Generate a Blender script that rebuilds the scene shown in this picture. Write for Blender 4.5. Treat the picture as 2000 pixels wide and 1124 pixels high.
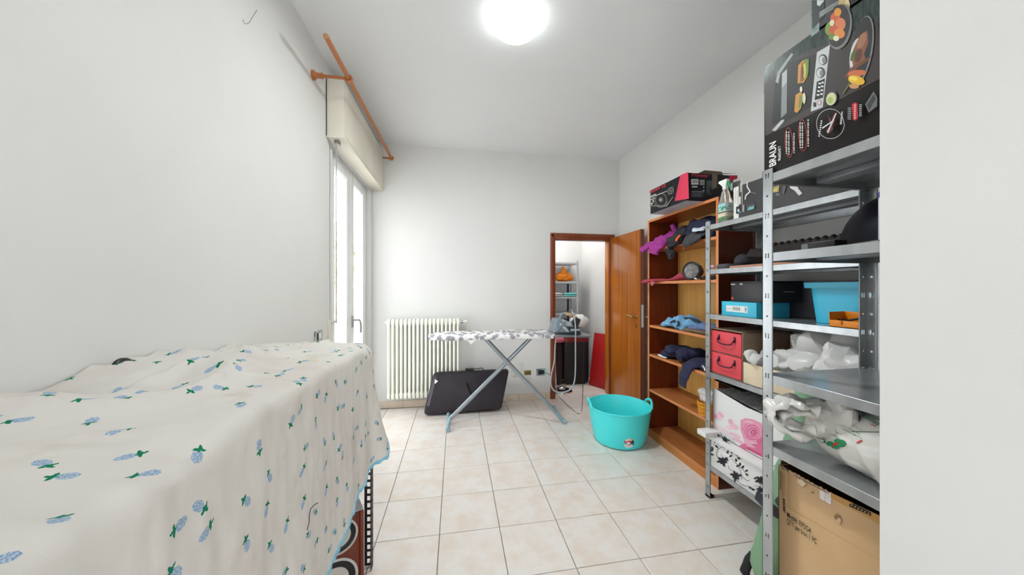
import bpy, bmesh, math, random
from mathutils import Vector, Matrix, Euler, noise

for o in list(bpy.data.objects):
    bpy.data.objects.remove(o, do_unlink=True)
SC = bpy.context.scene
COL = SC.collection
V = Vector
PI = math.pi

# ------------------------------------------------------------------ camera, world, light, exposure
FPX, YAW, CAMH = 636.7, 0.1703, 1.3615
cam = bpy.data.cameras.new('camera')
cam.sensor_width = 36.0
cam.lens = 36.0 * FPX / 2000.0
cam.clip_start = 0.02
camo = bpy.data.objects.new('camera', cam)
camo.location = (0, 0, CAMH)
camo.rotation_euler = (PI / 2, 0, -YAW)
COL.objects.link(camo)
SC.camera = camo

world = bpy.data.worlds.new('overcast_sky')
SC.world = world
world.use_nodes = True
wb = world.node_tree.nodes['Background']
wb.inputs[0].default_value = (0.93, 0.97, 1.0, 1)
wb.inputs[1].default_value = 4.3

def area_light(name, loc, rot, sx, sy, power, col=(1, 1, 1)):
    l = bpy.data.lights.new(name, 'AREA')
    l.shape = 'RECTANGLE'; l.size = sx; l.size_y = sy; l.energy = power; l.color = col
    o = bpy.data.objects.new(name, l); o.location = loc; o.rotation_euler = rot
    COL.objects.link(o)
    return o
# added fill light, out of view, to brighten the storeroom behind the door
area_light('storeroom_fill_light', (1.1, 4.45, 2.9), (0, 0, 0), 0.4, 0.4, 12)
SC.view_settings.view_transform = 'Standard'
SC.view_settings.look = 'None'
SC.view_settings.gamma = 1.0
SC.view_settings.use_curve_mapping = False
SC.view_settings.exposure = 0.62

# ------------------------------------------------------------------ pixel rays onto real planes of the room
CY, SY = math.cos(YAW), math.sin(YAW)
def ray(px, py):
    a = (px - 1000) / FPX
    return V((SY + a * CY, CY - a * SY, (562 - py) / FPX))
ORG = V((0, 0, CAMH))
def ax(px, py, X): r = ray(px, py); return ORG + r * (X / r.x)
def ay(px, py, Y): r = ray(px, py); return ORG + r * (Y / r.y)
def az(px, py, Z=0.0): r = ray(px, py); return ORG + r * ((Z - CAMH) / r.z)

# ------------------------------------------------------------------ mesh builder
class B:
    def __init__(s): s.v = []; s.f = []; s.c = []
    def add(s, vs, fs, col=None):
        n = len(s.v)
        s.v += [V(p) for p in vs]
        s.f += [tuple(i + n for i in f) for f in fs]
        s.c += [col] * len(fs)
        return s
    def box(s, x0, y0, z0, x1, y1, z1, M=None):
        vs = [V((x, y, z)) for z in (z0, z1) for y in (y0, y1) for x in (x0, x1)]
        if M is not None: vs = [M @ p for p in vs]
        return s.add(vs, [(0, 2, 3, 1), (4, 5, 7, 6), (0, 1, 5, 4), (2, 6, 7, 3), (0, 4, 6, 2), (1, 3, 7, 5)])
    def cbox(s, c, sx, sy, sz, M=None):
        T = Matrix.Translation(c)
        if M is not None: T = T @ M
        return s.box(-sx / 2, -sy / 2, -sz / 2, sx / 2, sy / 2, sz / 2, T)
    def rings(s, rings, cap=True, closed=True):
        n = len(rings[0]); fs = []
        for i in range(len(rings) - 1):
            for j in range(n if closed else n - 1):
                k = (j + 1) % n
                fs.append((i * n + j, i * n + k, (i + 1) * n + k, (i + 1) * n + j))
        if cap and closed:
            fs.append(tuple(reversed(range(n))))
            fs.append(tuple((len(rings) - 1) * n + j for j in range(n)))
        return s.add([p for r in rings for p in r], fs)
    def tube(s, pts, r, n=10, cap=True, flat=1.0, up=None):
        pts = [V(p) for p in pts]; m = len(pts); rings = []
        rr = r if isinstance(r, (list, tuple)) else [r] * m
        ref = V(up) if up is not None else None
        prev = None
        for i, p in enumerate(pts):
            t = (pts[min(i + 1, m - 1)] - pts[max(i - 1, 0)]).normalized()
            if prev is None:
                a = ref or (V((0, 0, 1)) if abs(t.z) < .9 else V((1, 0, 0)))
                u = (a - t * a.dot(t)).normalized()
            else:
                u = (prev - t * prev.dot(t)).normalized()
            prev = u; w = t.cross(u)
            rings.append([p + (u * math.cos(2 * PI * k / n) * flat + w * math.sin(2 * PI * k / n)) * rr[i] for k in range(n)])
        return s.rings(rings, cap)
    def cyl(s, p0, p1, r, r1=None, n=16): return s.tube([p0, p1], [r, r if r1 is None else r1], n)
    def lathe(s, prof, n=24, M=None, cap=True, sx=1, sy=1):
        M = M if M is not None else Matrix()
        return s.rings([[M @ V((r * sx * math.cos(2 * PI * k / n), r * sy * math.sin(2 * PI * k / n), z)) for k in range(n)] for r, z in prof], cap)
    def prism(s, poly, d):
        d = V(d); poly = [V(p) for p in poly]; n = len(poly)
        fs = [tuple(reversed(range(n))), tuple(range(n, 2 * n))]
        fs += [(i, (i + 1) % n, n + (i + 1) % n, n + i) for i in range(n)]
        return s.add(poly + [p + d for p in poly], fs)
    def grid(s, g, closed=False):
        n = len(g[0])
        fs = [(i * n + j, i * n + j + 1, (i + 1) * n + j + 1, (i + 1) * n + j) for i in range(len(g) - 1) for j in range(n - 1)]
        return s.add([p for r in g for p in r], fs)

def spline(pts, k=8):
    pts = [V(p) for p in pts]; out = []
    for i in range(len(pts) - 1):
        p0, p1, p2, p3 = pts[max(i - 1, 0)], pts[i], pts[i + 1], pts[min(i + 2, len(pts) - 1)]
        for j in range(k):
            t = j / k
            out.append(0.5 * ((2 * p1) + (p2 - p0) * t + (2 * p0 - 5 * p1 + 4 * p2 - p3) * t * t + (3 * p1 - p0 - 3 * p2 + p3) * t ** 3))
    out.append(pts[-1])
    return out

RM = {}
def obj(name, b, mat, parent=None, bevel=0, seg=2, smooth=35, solid=0, base=None, local=False, fix=True):
    me = bpy.data.meshes.new(name)
    M = Matrix()
    if parent is not None: M = RM[parent].inverted()
    elif base is not None: M = Matrix.Translation(-V(base))
    me.from_pydata([tuple(p if local else M @ p) for p in b.v], [], b.f)
    bm = bmesh.new(); bm.from_mesh(me)
    if fix: bmesh.ops.recalc_face_normals(bm, faces=bm.faces)
    if bevel:
        es = [e for e in bm.edges if len(e.link_faces) == 2 and e.calc_face_angle(0) > .6]
        bmesh.ops.bevel(bm, geom=es, offset=bevel, segments=seg, affect='EDGES', profile=.5, clamp_overlap=True)
    if solid: bmesh.ops.solidify(bm, geom=bm.faces, thickness=solid)
    bm.to_mesh(me); bm.free()
    if smooth:
        me.shade_smooth(); me.set_sharp_from_angle(angle=math.radians(smooth))
    me.materials.append(mat)
    o = bpy.data.objects.new(name, me); COL.objects.link(o)
    if parent is not None:
        o.parent = parent; RM[o] = RM[parent]
    else:
        if base is not None: o.location = base
        RM[o] = Matrix.Translation(V(base)) if base is not None else Matrix()
    return o
def tag(o, label, cat, group=None, kind=None):
    if label: o['label'] = label
    if cat: o['category'] = cat
    if group: o['group'] = group
    if kind: o['kind'] = kind
    return o
def thing(name, label, cat, loc, group=None, kind=None):
    o = bpy.data.objects.new(name, None); COL.objects.link(o)
    o.location = loc; o.empty_display_size = .05
    RM[o] = Matrix.Translation(V(loc))
    return tag(o, label, cat, group, kind)
def struct(name, b, mat, **k):
    o = obj(name, b, mat, **k); o['kind'] = 'structure'; return o
def copy_tree(root, name, loc, label, group=None):
    r = root.copy(); COL.objects.link(r); r.name = name; r.location = loc; RM[r] = Matrix.Translation(V(loc))
    r['label'] = label
    if group: r['group'] = group
    for ch in list(root.children):
        c = ch.copy(); COL.objects.link(c); c.parent = r
        for g in ch.children:
            d = g.copy(); COL.objects.link(d); d.parent = c
    return r

# ------------------------------------------------------------------ materials
def lin(c):
    return tuple(((x / 255) / 12.92 if x / 255 <= .04045 else (((x / 255) + .055) / 1.055) ** 2.4) for x in c[:3])
class NT:
    def __init__(s, name):
        s.m = bpy.data.materials.new(name); s.m.use_nodes = True
        s.t = s.m.node_tree; s.bs = s.t.nodes['Principled BSDF']; s.out = s.t.nodes['Material Output']
    def n(s, typ, **kw):
        nd = s.t.nodes.new('ShaderNode' + typ)
        for k, v in kw.items():
            if k.startswith('i_'):
                key = k[2:]; key = int(key) if key.isdigit() else key
                if isinstance(v, bpy.types.NodeSocket): s.t.links.new(v, nd.inputs[key])
                else: nd.inputs[key].default_value = v
            else: setattr(nd, k, v)
        return nd
    def link(s, a, b): s.t.links.new(a, b)
    def math(s, op, a, b=None, c=None):
        nd = s.t.nodes.new('ShaderNodeMath'); nd.operation = op
        for i, x in enumerate((a, b, c)):
            if x is None: continue
            if isinstance(x, bpy.types.NodeSocket): s.t.links.new(x, nd.inputs[i])
            else: nd.inputs[i].default_value = x
        return nd.outputs[0]
    def mix(s, f, a, b):
        nd = s.t.nodes.new('ShaderNodeMix'); nd.data_type = 'RGBA'
        for sock, x in ((nd.inputs[0], f), (nd.inputs[6], a), (nd.inputs[7], b)):
            if isinstance(x, bpy.types.NodeSocket): s.t.links.new(x, sock)
            else: sock.default_value = x if not isinstance(x, tuple) else (*x, 1)
        return nd.outputs[2]
    def ramp(s, f, lo, hi):
        nd = s.t.nodes.new('ShaderNodeMapRange'); nd.clamp = True
        s.t.links.new(f, nd.inputs[0]); nd.inputs[1].default_value = lo; nd.inputs[2].default_value = hi
        return nd.outputs[0]
def M(name, c, rough=.6, metal=0, c2=None, scale=8, stretch=(1, 1, 1), bump=0, bscale=80, spec=.5, trans=0, detail=4, lo=.35, hi=.65, sss=0, emit=0):
    t = NT(name); c = lin(c); c2 = lin(c2) if c2 else tuple(x * .9 for x in c)
    tc = t.n('TexCoord'); mp = t.n('Mapping', i_Vector=tc.outputs['Object'], i_Scale=stretch)
    nz = t.n('TexNoise', i_Vector=mp.outputs[0], i_Scale=scale, i_Detail=detail)
    t.link(t.mix(t.ramp(nz.outputs[0], lo, hi), c, c2), t.bs.inputs['Base Color'])
    t.bs.inputs['Roughness'].default_value = rough; t.bs.inputs['Metallic'].default_value = metal
    t.bs.inputs['Specular IOR Level'].default_value = spec
    if trans: t.bs.inputs['Transmission Weight'].default_value = trans
    if emit:
        t.bs.inputs['Emission Color'].default_value = (*c, 1); t.bs.inputs['Emission Strength'].default_value = emit
    if bump:
        n2 = t.n('TexNoise', i_Vector=tc.outputs['Object'], i_Scale=bscale, i_Detail=3.0)
        bp = t.n('Bump', i_Strength=bump, i_Distance=.01, i_Height=n2.outputs[0])
        t.link(bp.outputs[0], t.bs.inputs['Normal'])
    return t.m
def M_wood(name, c, c2, scale=6, stretch=(9, 9, .5), rough=.3):
    return M(name, c, rough, c2=c2, scale=scale, stretch=stretch, detail=6, lo=.3, hi=.7)

MW = M('wall_paint', (226, 225, 222), .92, c2=(221, 220, 218), scale=1.2, bump=.06, bscale=260, spec=.2)
MCEIL = M('ceiling_paint', (234, 235, 235), .95, c2=(231, 232, 232), scale=1.5, bump=.05, bscale=200, spec=.1)
MCREAM = M('shutter_box_cream', (235, 230, 214), .5, scale=3)
MWHITE = M('white_lacquer', (240, 240, 240), .35, c2=(232, 233, 235), scale=3)
MPLAST = M('white_plastic', (238, 238, 236), .35)
MSTEEL = M('galvanised_steel', (184, 188, 190), .24, .62, c2=(168, 172, 175), scale=5, stretch=(1, 4, 1))
MSTEEL2 = M('grey_painted_steel', (150, 155, 160), .4, .3, c2=(138, 142, 148), scale=5)
MCHROME = M('chrome', (215, 215, 215), .12, 1)
MBRASS = M('brass', (190, 160, 100), .3, .9)
MBLACK = M('black_plastic', (22, 22, 24), .4, c2=(14, 14, 16))
MDARK = M('dark_grey_plastic', (52, 54, 58), .5)
MRUB = M('black_rubber', (16, 16, 17), .6)
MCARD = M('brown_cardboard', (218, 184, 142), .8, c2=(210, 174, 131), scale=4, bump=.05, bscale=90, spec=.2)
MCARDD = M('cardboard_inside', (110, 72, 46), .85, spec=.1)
MCREAMC = M('cream_cardboard', (231, 214, 186), .8, spec=.2)
MWOODR = M_wood('reddish_veneer', (150, 62, 22), (120, 44, 14))
MWOODD = M_wood('dark_red_veneer', (116, 44, 18), (90, 30, 12))
MWOODG = M_wood('golden_veneer', (242, 192, 112), (228, 172, 90), scale=4)
MWOODE = M('orange_edge_band', (214, 140, 88), .45, c2=(205, 126, 74), scale=6)
MWOODS = M('shelf_board', (188, 120, 72), .3, c2=(172, 104, 58), scale=3, stretch=(6, .6, 6))
MDOOR = M_wood('door_veneer', (196, 116, 34), (150, 76, 16), scale=5, stretch=(7, 7, .12), rough=.22)
MDOORF = M_wood('door_frame_wood', (136, 66, 30), (112, 48, 20), scale=5, rough=.35)
MROD = M_wood('curtain_rod_wood', (184, 114, 62), (168, 96, 48), scale=8, stretch=(6, .8, 6), rough=.4)
MTURQ = M('turquoise_plastic', (80, 238, 240), .38, c2=(74, 232, 236), scale=2)
MRAD = M('radiator_enamel', (240, 240, 228), .3, c2=(234, 234, 220))

def tile_material():
    t = NT('beige_floor_tile')
    oi = t.n('ObjectInfo'); tc = t.n('TexCoord')
    off = t.n('VectorMath', operation='ADD', i_0=tc.outputs['Object'])
    cmb = t.n('CombineXYZ', i_X=t.math('MULTIPLY', oi.outputs['Random'], 97.0), i_Y=t.math('MULTIPLY', oi.outputs['Random'], 53.0))
    t.link(cmb.outputs[0], off.inputs[1])
    n1 = t.n('TexNoise', i_Vector=off.outputs[0], i_Scale=7.0, i_Detail=5.0, i_Roughness=.6)
    n2 = t.n('TexNoise', i_Vector=off.outputs[0], i_Scale=30.0, i_Detail=3.0)
    c = t.mix(t.ramp(n1.outputs[0], .42, .68), lin((234, 229, 224)), lin((228, 213, 199)))
    c = t.mix(t.math('MULTIPLY', t.ramp(n2.outputs[0], .45, .7), .25), c, lin((222, 216, 212)))
    t.link(c, t.bs.inputs['Base Color'])
    t.bs.inputs['Roughness'].default_value = .28
    return t.m
MTILE = tile_material()
MGROUT = M('grout', (120, 112, 104), .9, scale=20)

def print_material():
    t = NT('printed_ink')
    a = t.n('Attribute', attribute_name='Col')
    t.link(a.outputs['Color'], t.bs.inputs['Base Color'])
    t.bs.inputs['Roughness'].default_value = .5; t.bs.inputs['Specular IOR Level'].default_value = .3
    return t.m
MPRINT = print_material()
def flat(name, c, rough=.5): return M(name, c, rough, c2=c)
MINKW = flat('white_ink', (235, 235, 235)); MINKB = flat('black_ink', (25, 25, 28)); MINKR = flat('red_ink', (196, 36, 52)); MINKG = flat('green_ink', (32, 140, 96))

def glass_material():
    t = NT('window_glass')
    tr = t.n('BsdfTransparent'); gl = t.n('BsdfGlossy', i_Roughness=.02)
    mx = t.n('MixShader', i_0=.09, i_1=tr.outputs[0], i_2=gl.outputs[0])
    t.link(mx.outputs[0], t.out.inputs[0])
    return t.m
MGLASS = glass_material()

# ------------------------------------------------------------------ prints and lettering (flat ink on real faces)
def prints(name, parent, shapes, nrm, lift=.0008, step=.00004):
    me = bpy.data.meshes.new(name); vs = []; fs = []; cs = []
    N = V(nrm).normalized(); Mi = RM[parent].inverted()
    for k, (pts, col) in enumerate(shapes):
        n = len(vs); pts = [V(p) + N * (lift + k * step) for p in pts]
        a = V((0, 0, 0))
        for i in range(len(pts)): a += (pts[i] - pts[0]).cross(pts[(i + 1) % len(pts)] - pts[0])
        if a.dot(N) < 0: pts.reverse()
        vs += [tuple(Mi @ p) for p in pts]; fs.append(tuple(range(n, n + len(pts)))); cs.append(lin(col))
    me.from_pydata(vs, [], fs)
    at = me.color_attributes.new('Col', 'FLOAT_COLOR', 'CORNER')
    for p in me.polygons:
        for li in p.loop_indices: at.data[li].color = (*cs[p.index], 1)
    me.materials.append(MPRINT)
    o = bpy.data.objects.new(name, me); COL.objects.link(o); o.parent = parent; RM[o] = RM[parent]; o['kind'] = 'stuff'
    return o
def ell(cx, cy, rx, ry, rot=0, n=20):
    c, s = math.cos(rot), math.sin(rot); out = []
    for i in range(n):
        a = 2 * PI * i / n; x, y = rx * math.cos(a), ry * math.sin(a)
        out.append((cx + x * c - y * s, cy + x * s + y * c))
    return out
def ringq(cx, cy, rx, ry, w, rot=0, n=28):
    o = ell(cx, cy, rx, ry, rot, n); i = ell(cx, cy, rx - w, ry - w, rot, n)
    return [[o[k], o[(k + 1) % n], i[(k + 1) % n], i[k]] for k in range(n)]
def rect(x0, y0, x1, y1): return [(x0, y0), (x1, y0), (x1, y1), (x0, y1)]
def lettering(text, P, X, Y, h, mat, parent, w=None, bold=0.0, name='lettering', depth=.0003, anchor='l'):
    cu = bpy.data.curves.new('text', 'FONT'); cu.body = text; cu.size = 1; cu.offset = bold; cu.resolution_u = 3
    to = bpy.data.objects.new('text', cu); COL.objects.link(to)
    dg = bpy.context.evaluated_depsgraph_get(); dg.update()
    me = bpy.data.meshes.new_from_object(to.evaluated_get(dg))
    bpy.data.objects.remove(to, do_unlink=True)
    xs = [v.co.x for v in me.vertices]; ys = [v.co.y for v in me.vertices]
    if not xs: return None
    X = V(X).normalized(); Y = V(Y).normalized(); N = X.cross(Y)
    cap = .69 if any(c.isupper() or c.isdigit() for c in text) else max(ys)
    sy = h / cap; sx = (w / (max(xs) - min(xs))) if w else sy
    Mi = RM[parent].inverted(); x0 = min(xs) if anchor == 'l' else (min(xs) + max(xs)) / 2
    for v in me.vertices:
        v.co = Mi @ (V(P) + X * (v.co.x - x0) * sx + Y * v.co.y * sy + N * .003)
    me.name = name
    me.materials.clear(); me.materials.append(mat)
    o = bpy.data.objects.new(name, me); COL.objects.link(o); o.parent = parent; RM[o] = RM[parent]
    return o

# ------------------------------------------------------------------ soft shapes
def nz(p, f, seed): return noise.noise(V((p.x * f + seed * 7.3, p.y * f - seed * 3.1, p.z * f + seed * 1.7)))
def crease(p, f, seed):
    d = noise.voronoi(V((p.x * f + seed * 5.1, p.y * f + seed * 2.7, p.z * f)))[0]
    return d[1] - d[0]
def blob(c, size, seed, amp=.02, f=12, cr=0, crf=9, floor=None, sub=4, rot=0, ceil=None, lim=None, sq=1.0):
    bm = bmesh.new(); bmesh.ops.create_icosphere(bm, subdivisions=sub, radius=1)
    R = Matrix.Rotation(rot, 3, 'Z'); c = V(c); b = B(); vs = []
    for v in bm.verts:
        d = v.co.copy(); q = V([math.copysign(abs(k) ** sq, k) for k in d])
        p = c + R @ V((q.x * size[0], q.y * size[1], q.z * size[2]))
        p += (R @ d) * (amp * (nz(p, f, seed) + .5 * nz(p, f * 2.3, seed + 3)) + cr * (crease(p, crf, seed) - .3))
        if floor is not None and p.z < floor: p.z = floor + .003 * (nz(p, 30, seed) + 1) * .5
        if ceil is not None and p.z > ceil: p.z = ceil
        if lim: p.x = min(max(p.x, lim[0]), lim[1]); p.y = min(max(p.y, lim[2]), lim[3])
        vs.append(p)
    fs = [tuple(v.index for v in f_.verts) for f_ in bm.faces]
    bm.free()
    return b.add(vs, fs)
def loft(path, wh, side, seed=1, amp=.01, f=18, n=20, k=6, cr=0, crf=14, b=None, sq=.8):
    b = b or B(); pts = spline(path, k); whs = []
    m = len(path)
    for i in range(m - 1):
        for j in range(k):
            t = j / k; t = t * t * (3 - 2 * t)
            whs.append((wh[i][0] * (1 - t) + wh[i + 1][0] * t, wh[i][1] * (1 - t) + wh[i + 1][1] * t))
    whs.append(wh[-1]); rings = []; S0 = V(side)
    for i, p in enumerate(pts):
        t = (pts[min(i + 1, len(pts) - 1)] - pts[max(i - 1, 0)]).normalized()
        s = (S0 - t * S0.dot(t)).normalized(); u = t.cross(s); r = []
        for q in range(n):
            a = 2 * PI * q / n; ca, sa = math.cos(a), math.sin(a)
            ca = math.copysign(abs(ca) ** sq, ca); sa = math.copysign(abs(sa) ** sq, sa)
            d = s * ca * whs[i][0] + u * sa * whs[i][1]; x = p + d
            x += (s * ca + u * sa) * (amp * (nz(x, f, seed) + .5 * nz(x, f * 2.2, seed + 2)) + cr * (crease(x, crf, seed) - .3))
            r.append(x)
        rings.append(r)
    return b.rings(rings)
def bar(p0, p1, w, t, side, b=None):
    b = b or B(); return loft([p0, p1], [(w, t), (w, t)], side, amp=0, k=1, n=4, b=b)
# ================================================================== THE ROOM
XL, XR, YB, ZC, YN = -0.92, 2.05, 3.857, 2.985, -1.9
T = 1.0 / 3.0
WT = .15
OY0, OY1, OZ1 = 2.66, 3.77, 2.45          # french window opening in the left wall
DX0, DX1, DZ1 = 1.199, 1.905, 1.955       # doorway in the back wall

b = B(); b.box(XL - WT, YN, -.14, XR + .1, 5.2, -.012)
floor = struct('floor', b, MGROUT, smooth=0)
full = None
def tile_mesh(sx, sy):
    bm = bmesh.new(); bmesh.ops.create_cube(bm, size=1, matrix=Matrix.Diagonal((sx, sy, .012, 1)))
    bmesh.ops.bevel(bm, geom=[e for e in bm.edges if all(v.co.z > 0 for v in e.verts)], offset=.0018, segments=1, affect='EDGES')
    me = bpy.data.meshes.new('tile'); bm.to_mesh(me); bm.free(); me.materials.append(MTILE); return me
full = tile_mesh(T - .0035, T - .0035)
rnd = random.Random(4)
for i in range(-3, 9):
    for j in range(-15, 6):
        x0 = (i - 1.2674) * T; y0 = (9.5159 + j) * T
        x1, y1 = x0 + T, y0 + T
        cx0, cx1 = max(x0, XL), min(x1, XR); cy0, cy1 = max(y0, YN), min(y1, 5.0)
        if cx1 - cx0 < .02 or cy1 - cy0 < .02: continue
        if (cx0 + cx1) / 2 > 1.06 and cy1 < .02: continue
        if cy0 >= YB - .1 and cx1 < .6: continue
        if cx1 - cx0 > T - .001 and cy1 - cy0 > T - .001: me = full
        else: me = tile_mesh(cx1 - cx0 - .0035, cy1 - cy0 - .0035)
        o = bpy.data.objects.new('tile', me); COL.objects.link(o); o.parent = floor
        o.location = ((cx0 + cx1) / 2, (cy0 + cy1) / 2, -.006 - rnd.random() * .0006)

b = B(); b.box(XL - WT, YN, ZC, XR + .1, YB + .1, ZC + .15)
ceiling = struct('ceiling', b, MCEIL, smooth=0)
b = B()
b.box(XL - WT, YN, -.05, XL, OY0, ZC); b.box(XL - WT, OY0, OZ1, XL, OY1, ZC); b.box(XL - WT, OY1, -.05, XL, YB + .1, ZC); b.box(XL - WT, OY0, -.12, XL, OY1, -.012)
wall_left = struct('wall_left', b, MW, smooth=0)
cr = B()
pts = [ax(x, y, XL + .0012) for x, y in ((474, 38), (477, 45), (482, 47), (487, 44), (494, 32), (502, 20))]
cr.tube(pts, .0011, 5)
obj('crack', cr, M('crack_grey', (150, 150, 150), .9), wall_left)
b = B()
b.box(XL, YB, -.05, DX0 - .01, YB + .1, ZC); b.box(DX1 + .01, YB, -.05, XR, YB + .1, ZC); b.box(DX0 - .01, YB, DZ1 + .01, DX1 + .01, YB + .1, ZC)
wall_back = struct('wall_back', b, MW, smooth=0)
b = B(); b.box(XR, 0, -.05, XR + .1, YB + .1, ZC)
wall_right = struct('wall_right', b, MW, smooth=0)
# partition at the near rack; unseen cross wall added to block light from behind
b = B(); b.box(.95, YN, -.05, 1.02, .589, ZC); b.box(1.02, -.1, -.05, XR + .1, 0.0, ZC)
wall_near = struct('wall_near', b, M('wall_paint_near', (226, 225, 223), .92, c2=(222, 221, 219), scale=3, bump=.06, bscale=180, spec=.2), smooth=0)

# unseen wall behind the camera, opening sized to limit the sky light coming in
b = B(); b.box(XL - WT, YN - .1, -.05, -.55, YN, ZC); b.box(.55, YN - .1, -.05, 1.02, YN, ZC); b.box(-.55, YN - .1, 2.2, .55, YN, ZC)
struct('wall_rear', b, MW, smooth=0)
# storeroom beyond the door
b = B(); b.box(.5, 5.0, -.05, 2.1, 5.1, ZC); struct('wall_storeroom_back', b, MW, smooth=0)
b = B(); b.box(XR - .05, YB + .1, -.05, XR + .05, 5.0, ZC); struct('wall_storeroom_right', b, MW, smooth=0)
b = B(); b.box(.4, YB + .1, -.05, .5, 5.1, ZC); struct('wall_storeroom_left', b, MW, smooth=0)
b = B(); b.box(.4, YB + .1, ZC, 2.1, 5.1, ZC + .1); struct('ceiling_storeroom', b, MCEIL, smooth=0)

# baseboards of beige tile
MBASE = M('baseboard_tile', (226, 212, 196), .35, c2=(216, 198, 178), scale=7)
def baseboard(name, p0, p1, nrm, h=.08):
    p0, p1, nrm = V(p0), V(p1), V(nrm); d = (p1 - p0); L = d.length; d.normalize()
    bb = B(); q = p0 + nrm * .004
    bb.prism([p0 + V((0, 0, -.01)), p1 + V((0, 0, -.01)), p1 + V((0, 0, h - .003)), p0 + V((0, 0, h - .003))], nrm * .004)
    base = struct(name, bb, MGROUT, smooth=0)
    k = 0; s = 0.0
    while s < L - .02:
        e = min(s + T, L); t_ = B()
        a, c = p0 + d * (s + .001), p0 + d * (e - .001)
        t_.prism([a + V((0, 0, 0)), c + V((0, 0, 0)), c + V((0, 0, h)), a + V((0, 0, h))], nrm * (.0085 + .0006 * (k % 2)))
        obj('tile', t_, MBASE, base, bevel=.0015, seg=1, smooth=0); s = e; k += 1
baseboard('baseboard_back', (XL, YB, 0), (1.137, YB, 0), (0, -1, 0))
baseboard('baseboard_right', (XR, 1.9, 0), (XR, YB, 0), (-1, 0, 0))
baseboard('baseboard_left', (XL, 1.2, 0), (XL, OY0, 0), (1, 0, 0))

# ------------------------------------------------------------------ french window, in the left wall
xw = XL - .035                                   # inner face of the sashes
def frame_rect(b, x0, x1, y0, y1, z0, z1, wy0, wy1, wz0, wz1):
    b.box(x0, y0, z0, x1, y0 + wy0, z1); b.box(x0, y1 - wy1, z0, x1, y1, z1)
    b.box(x0, y0 + wy0, z0, x1, y1 - wy1, z0 + wz0); b.box(x0, y0 + wy0, z1 - wz1, x1, y1 - wy1, z1)
b = B(); frame_rect(b, xw - .075, xw - .012, OY0, OY1, -.01, OZ1, .05, .05, .03, .04)
win = struct('window_1', b, MWHITE, bevel=.003)
def sash(y0, y1, w0, w1, handle):
    b = B(); frame_rect(b, xw - .06, xw, y0, y1, .02, OZ1 - .035, w0, w1, .15, .085)
    s = obj('sash', b, MWHITE, win, bevel=.004)
    g = B(); g.box(xw - .022, y0 + w0 - .004, .165, xw - .016, y1 - w1 + .004, OZ1 - .115)
    obj('pane', g, MGLASS, s, smooth=0)
    g = B(); frame_rect(g, xw - .0155, xw - .010, y0 + w0 - .001, y1 - w1 + .001, .168, OZ1 - .118, .006, .006, .006, .006)
    obj('seal', g, M('grey_seal', (196, 208, 214), .6), s, smooth=0)
    return s
s1 = sash(2.705, 3.20, .10, .10, False)
s2 = sash(3.203, 3.725, .10, .12, True)
h = B(); h.box(xw, 3.235, .99, xw + .012, 3.265, 1.10)
h.tube(spline([(xw + .01, 3.25, 1.055), (xw + .05, 3.25, 1.058), (xw + .062, 3.27, 1.05), (xw + .06, 3.31, .99), (xw + .055, 3.32, .93)], 6), [.009] * 25, 8)
obj('handle', h, M('grey_handle', (168, 170, 172), .35, .5), s2, bevel=.002)

# ------------------------------------------------------------------ roller shutter box above the window
bx0, bx1, by0, by1, bz0, bz1 = XL, -.80, 2.535, YB - .004, 2.445, 2.872
sh = thing('roller_shutter_box', 'cream wooden roller shutter box above the french window with pull strap', 'shutter box', (XL, 3.2, bz0))
b = B(); b.box(bx0 + .001, by0, bz0, bx1, by1, bz1); obj('case', b, MCREAM, sh, bevel=.004)
b = B(); b.box(bx1 - .002, by0 + .05, bz0 + .02, bx1 + .006, by1 - .03, bz1 - .05); obj('front_panel', b, MCREAM, sh, bevel=.003)
b = B(); b.box(bx0 + .001, by0 - .004, bz0 + .01, bx0 + .006, by0, bz1 - .005); obj('gap_seal', b, MDARK, sh, smooth=0)
b = B(); g = ax(657, 273, -.865); b.cbox((-.865, g.y + .02, bz0 - .012), .03, .05, .022); b.tube([(-.88, g.y, bz0 - .018), (-.85, g.y, bz0 - .018)], .008, 10); obj('strap_guide', b, M('dull_metal', (150, 146, 140), .4, .7), sh, bevel=.002)
b = B(); yst = g.y; b.box(-.866, yst - .009, 1.10, -.8645, yst + .009, bz0 - .01); obj('strap', b, M('strap_grey', (176, 176, 176), .8), sh, smooth=0)
b = B(); b.box(XL - .001, yst - .018, .93, XL + .02, yst + .018, 1.12); b.tube([(-.899, yst, 1.10), (-.862, yst, 1.115)], .007, 8); obj('strap_winder', b, MCREAM, sh, bevel=.004)

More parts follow.
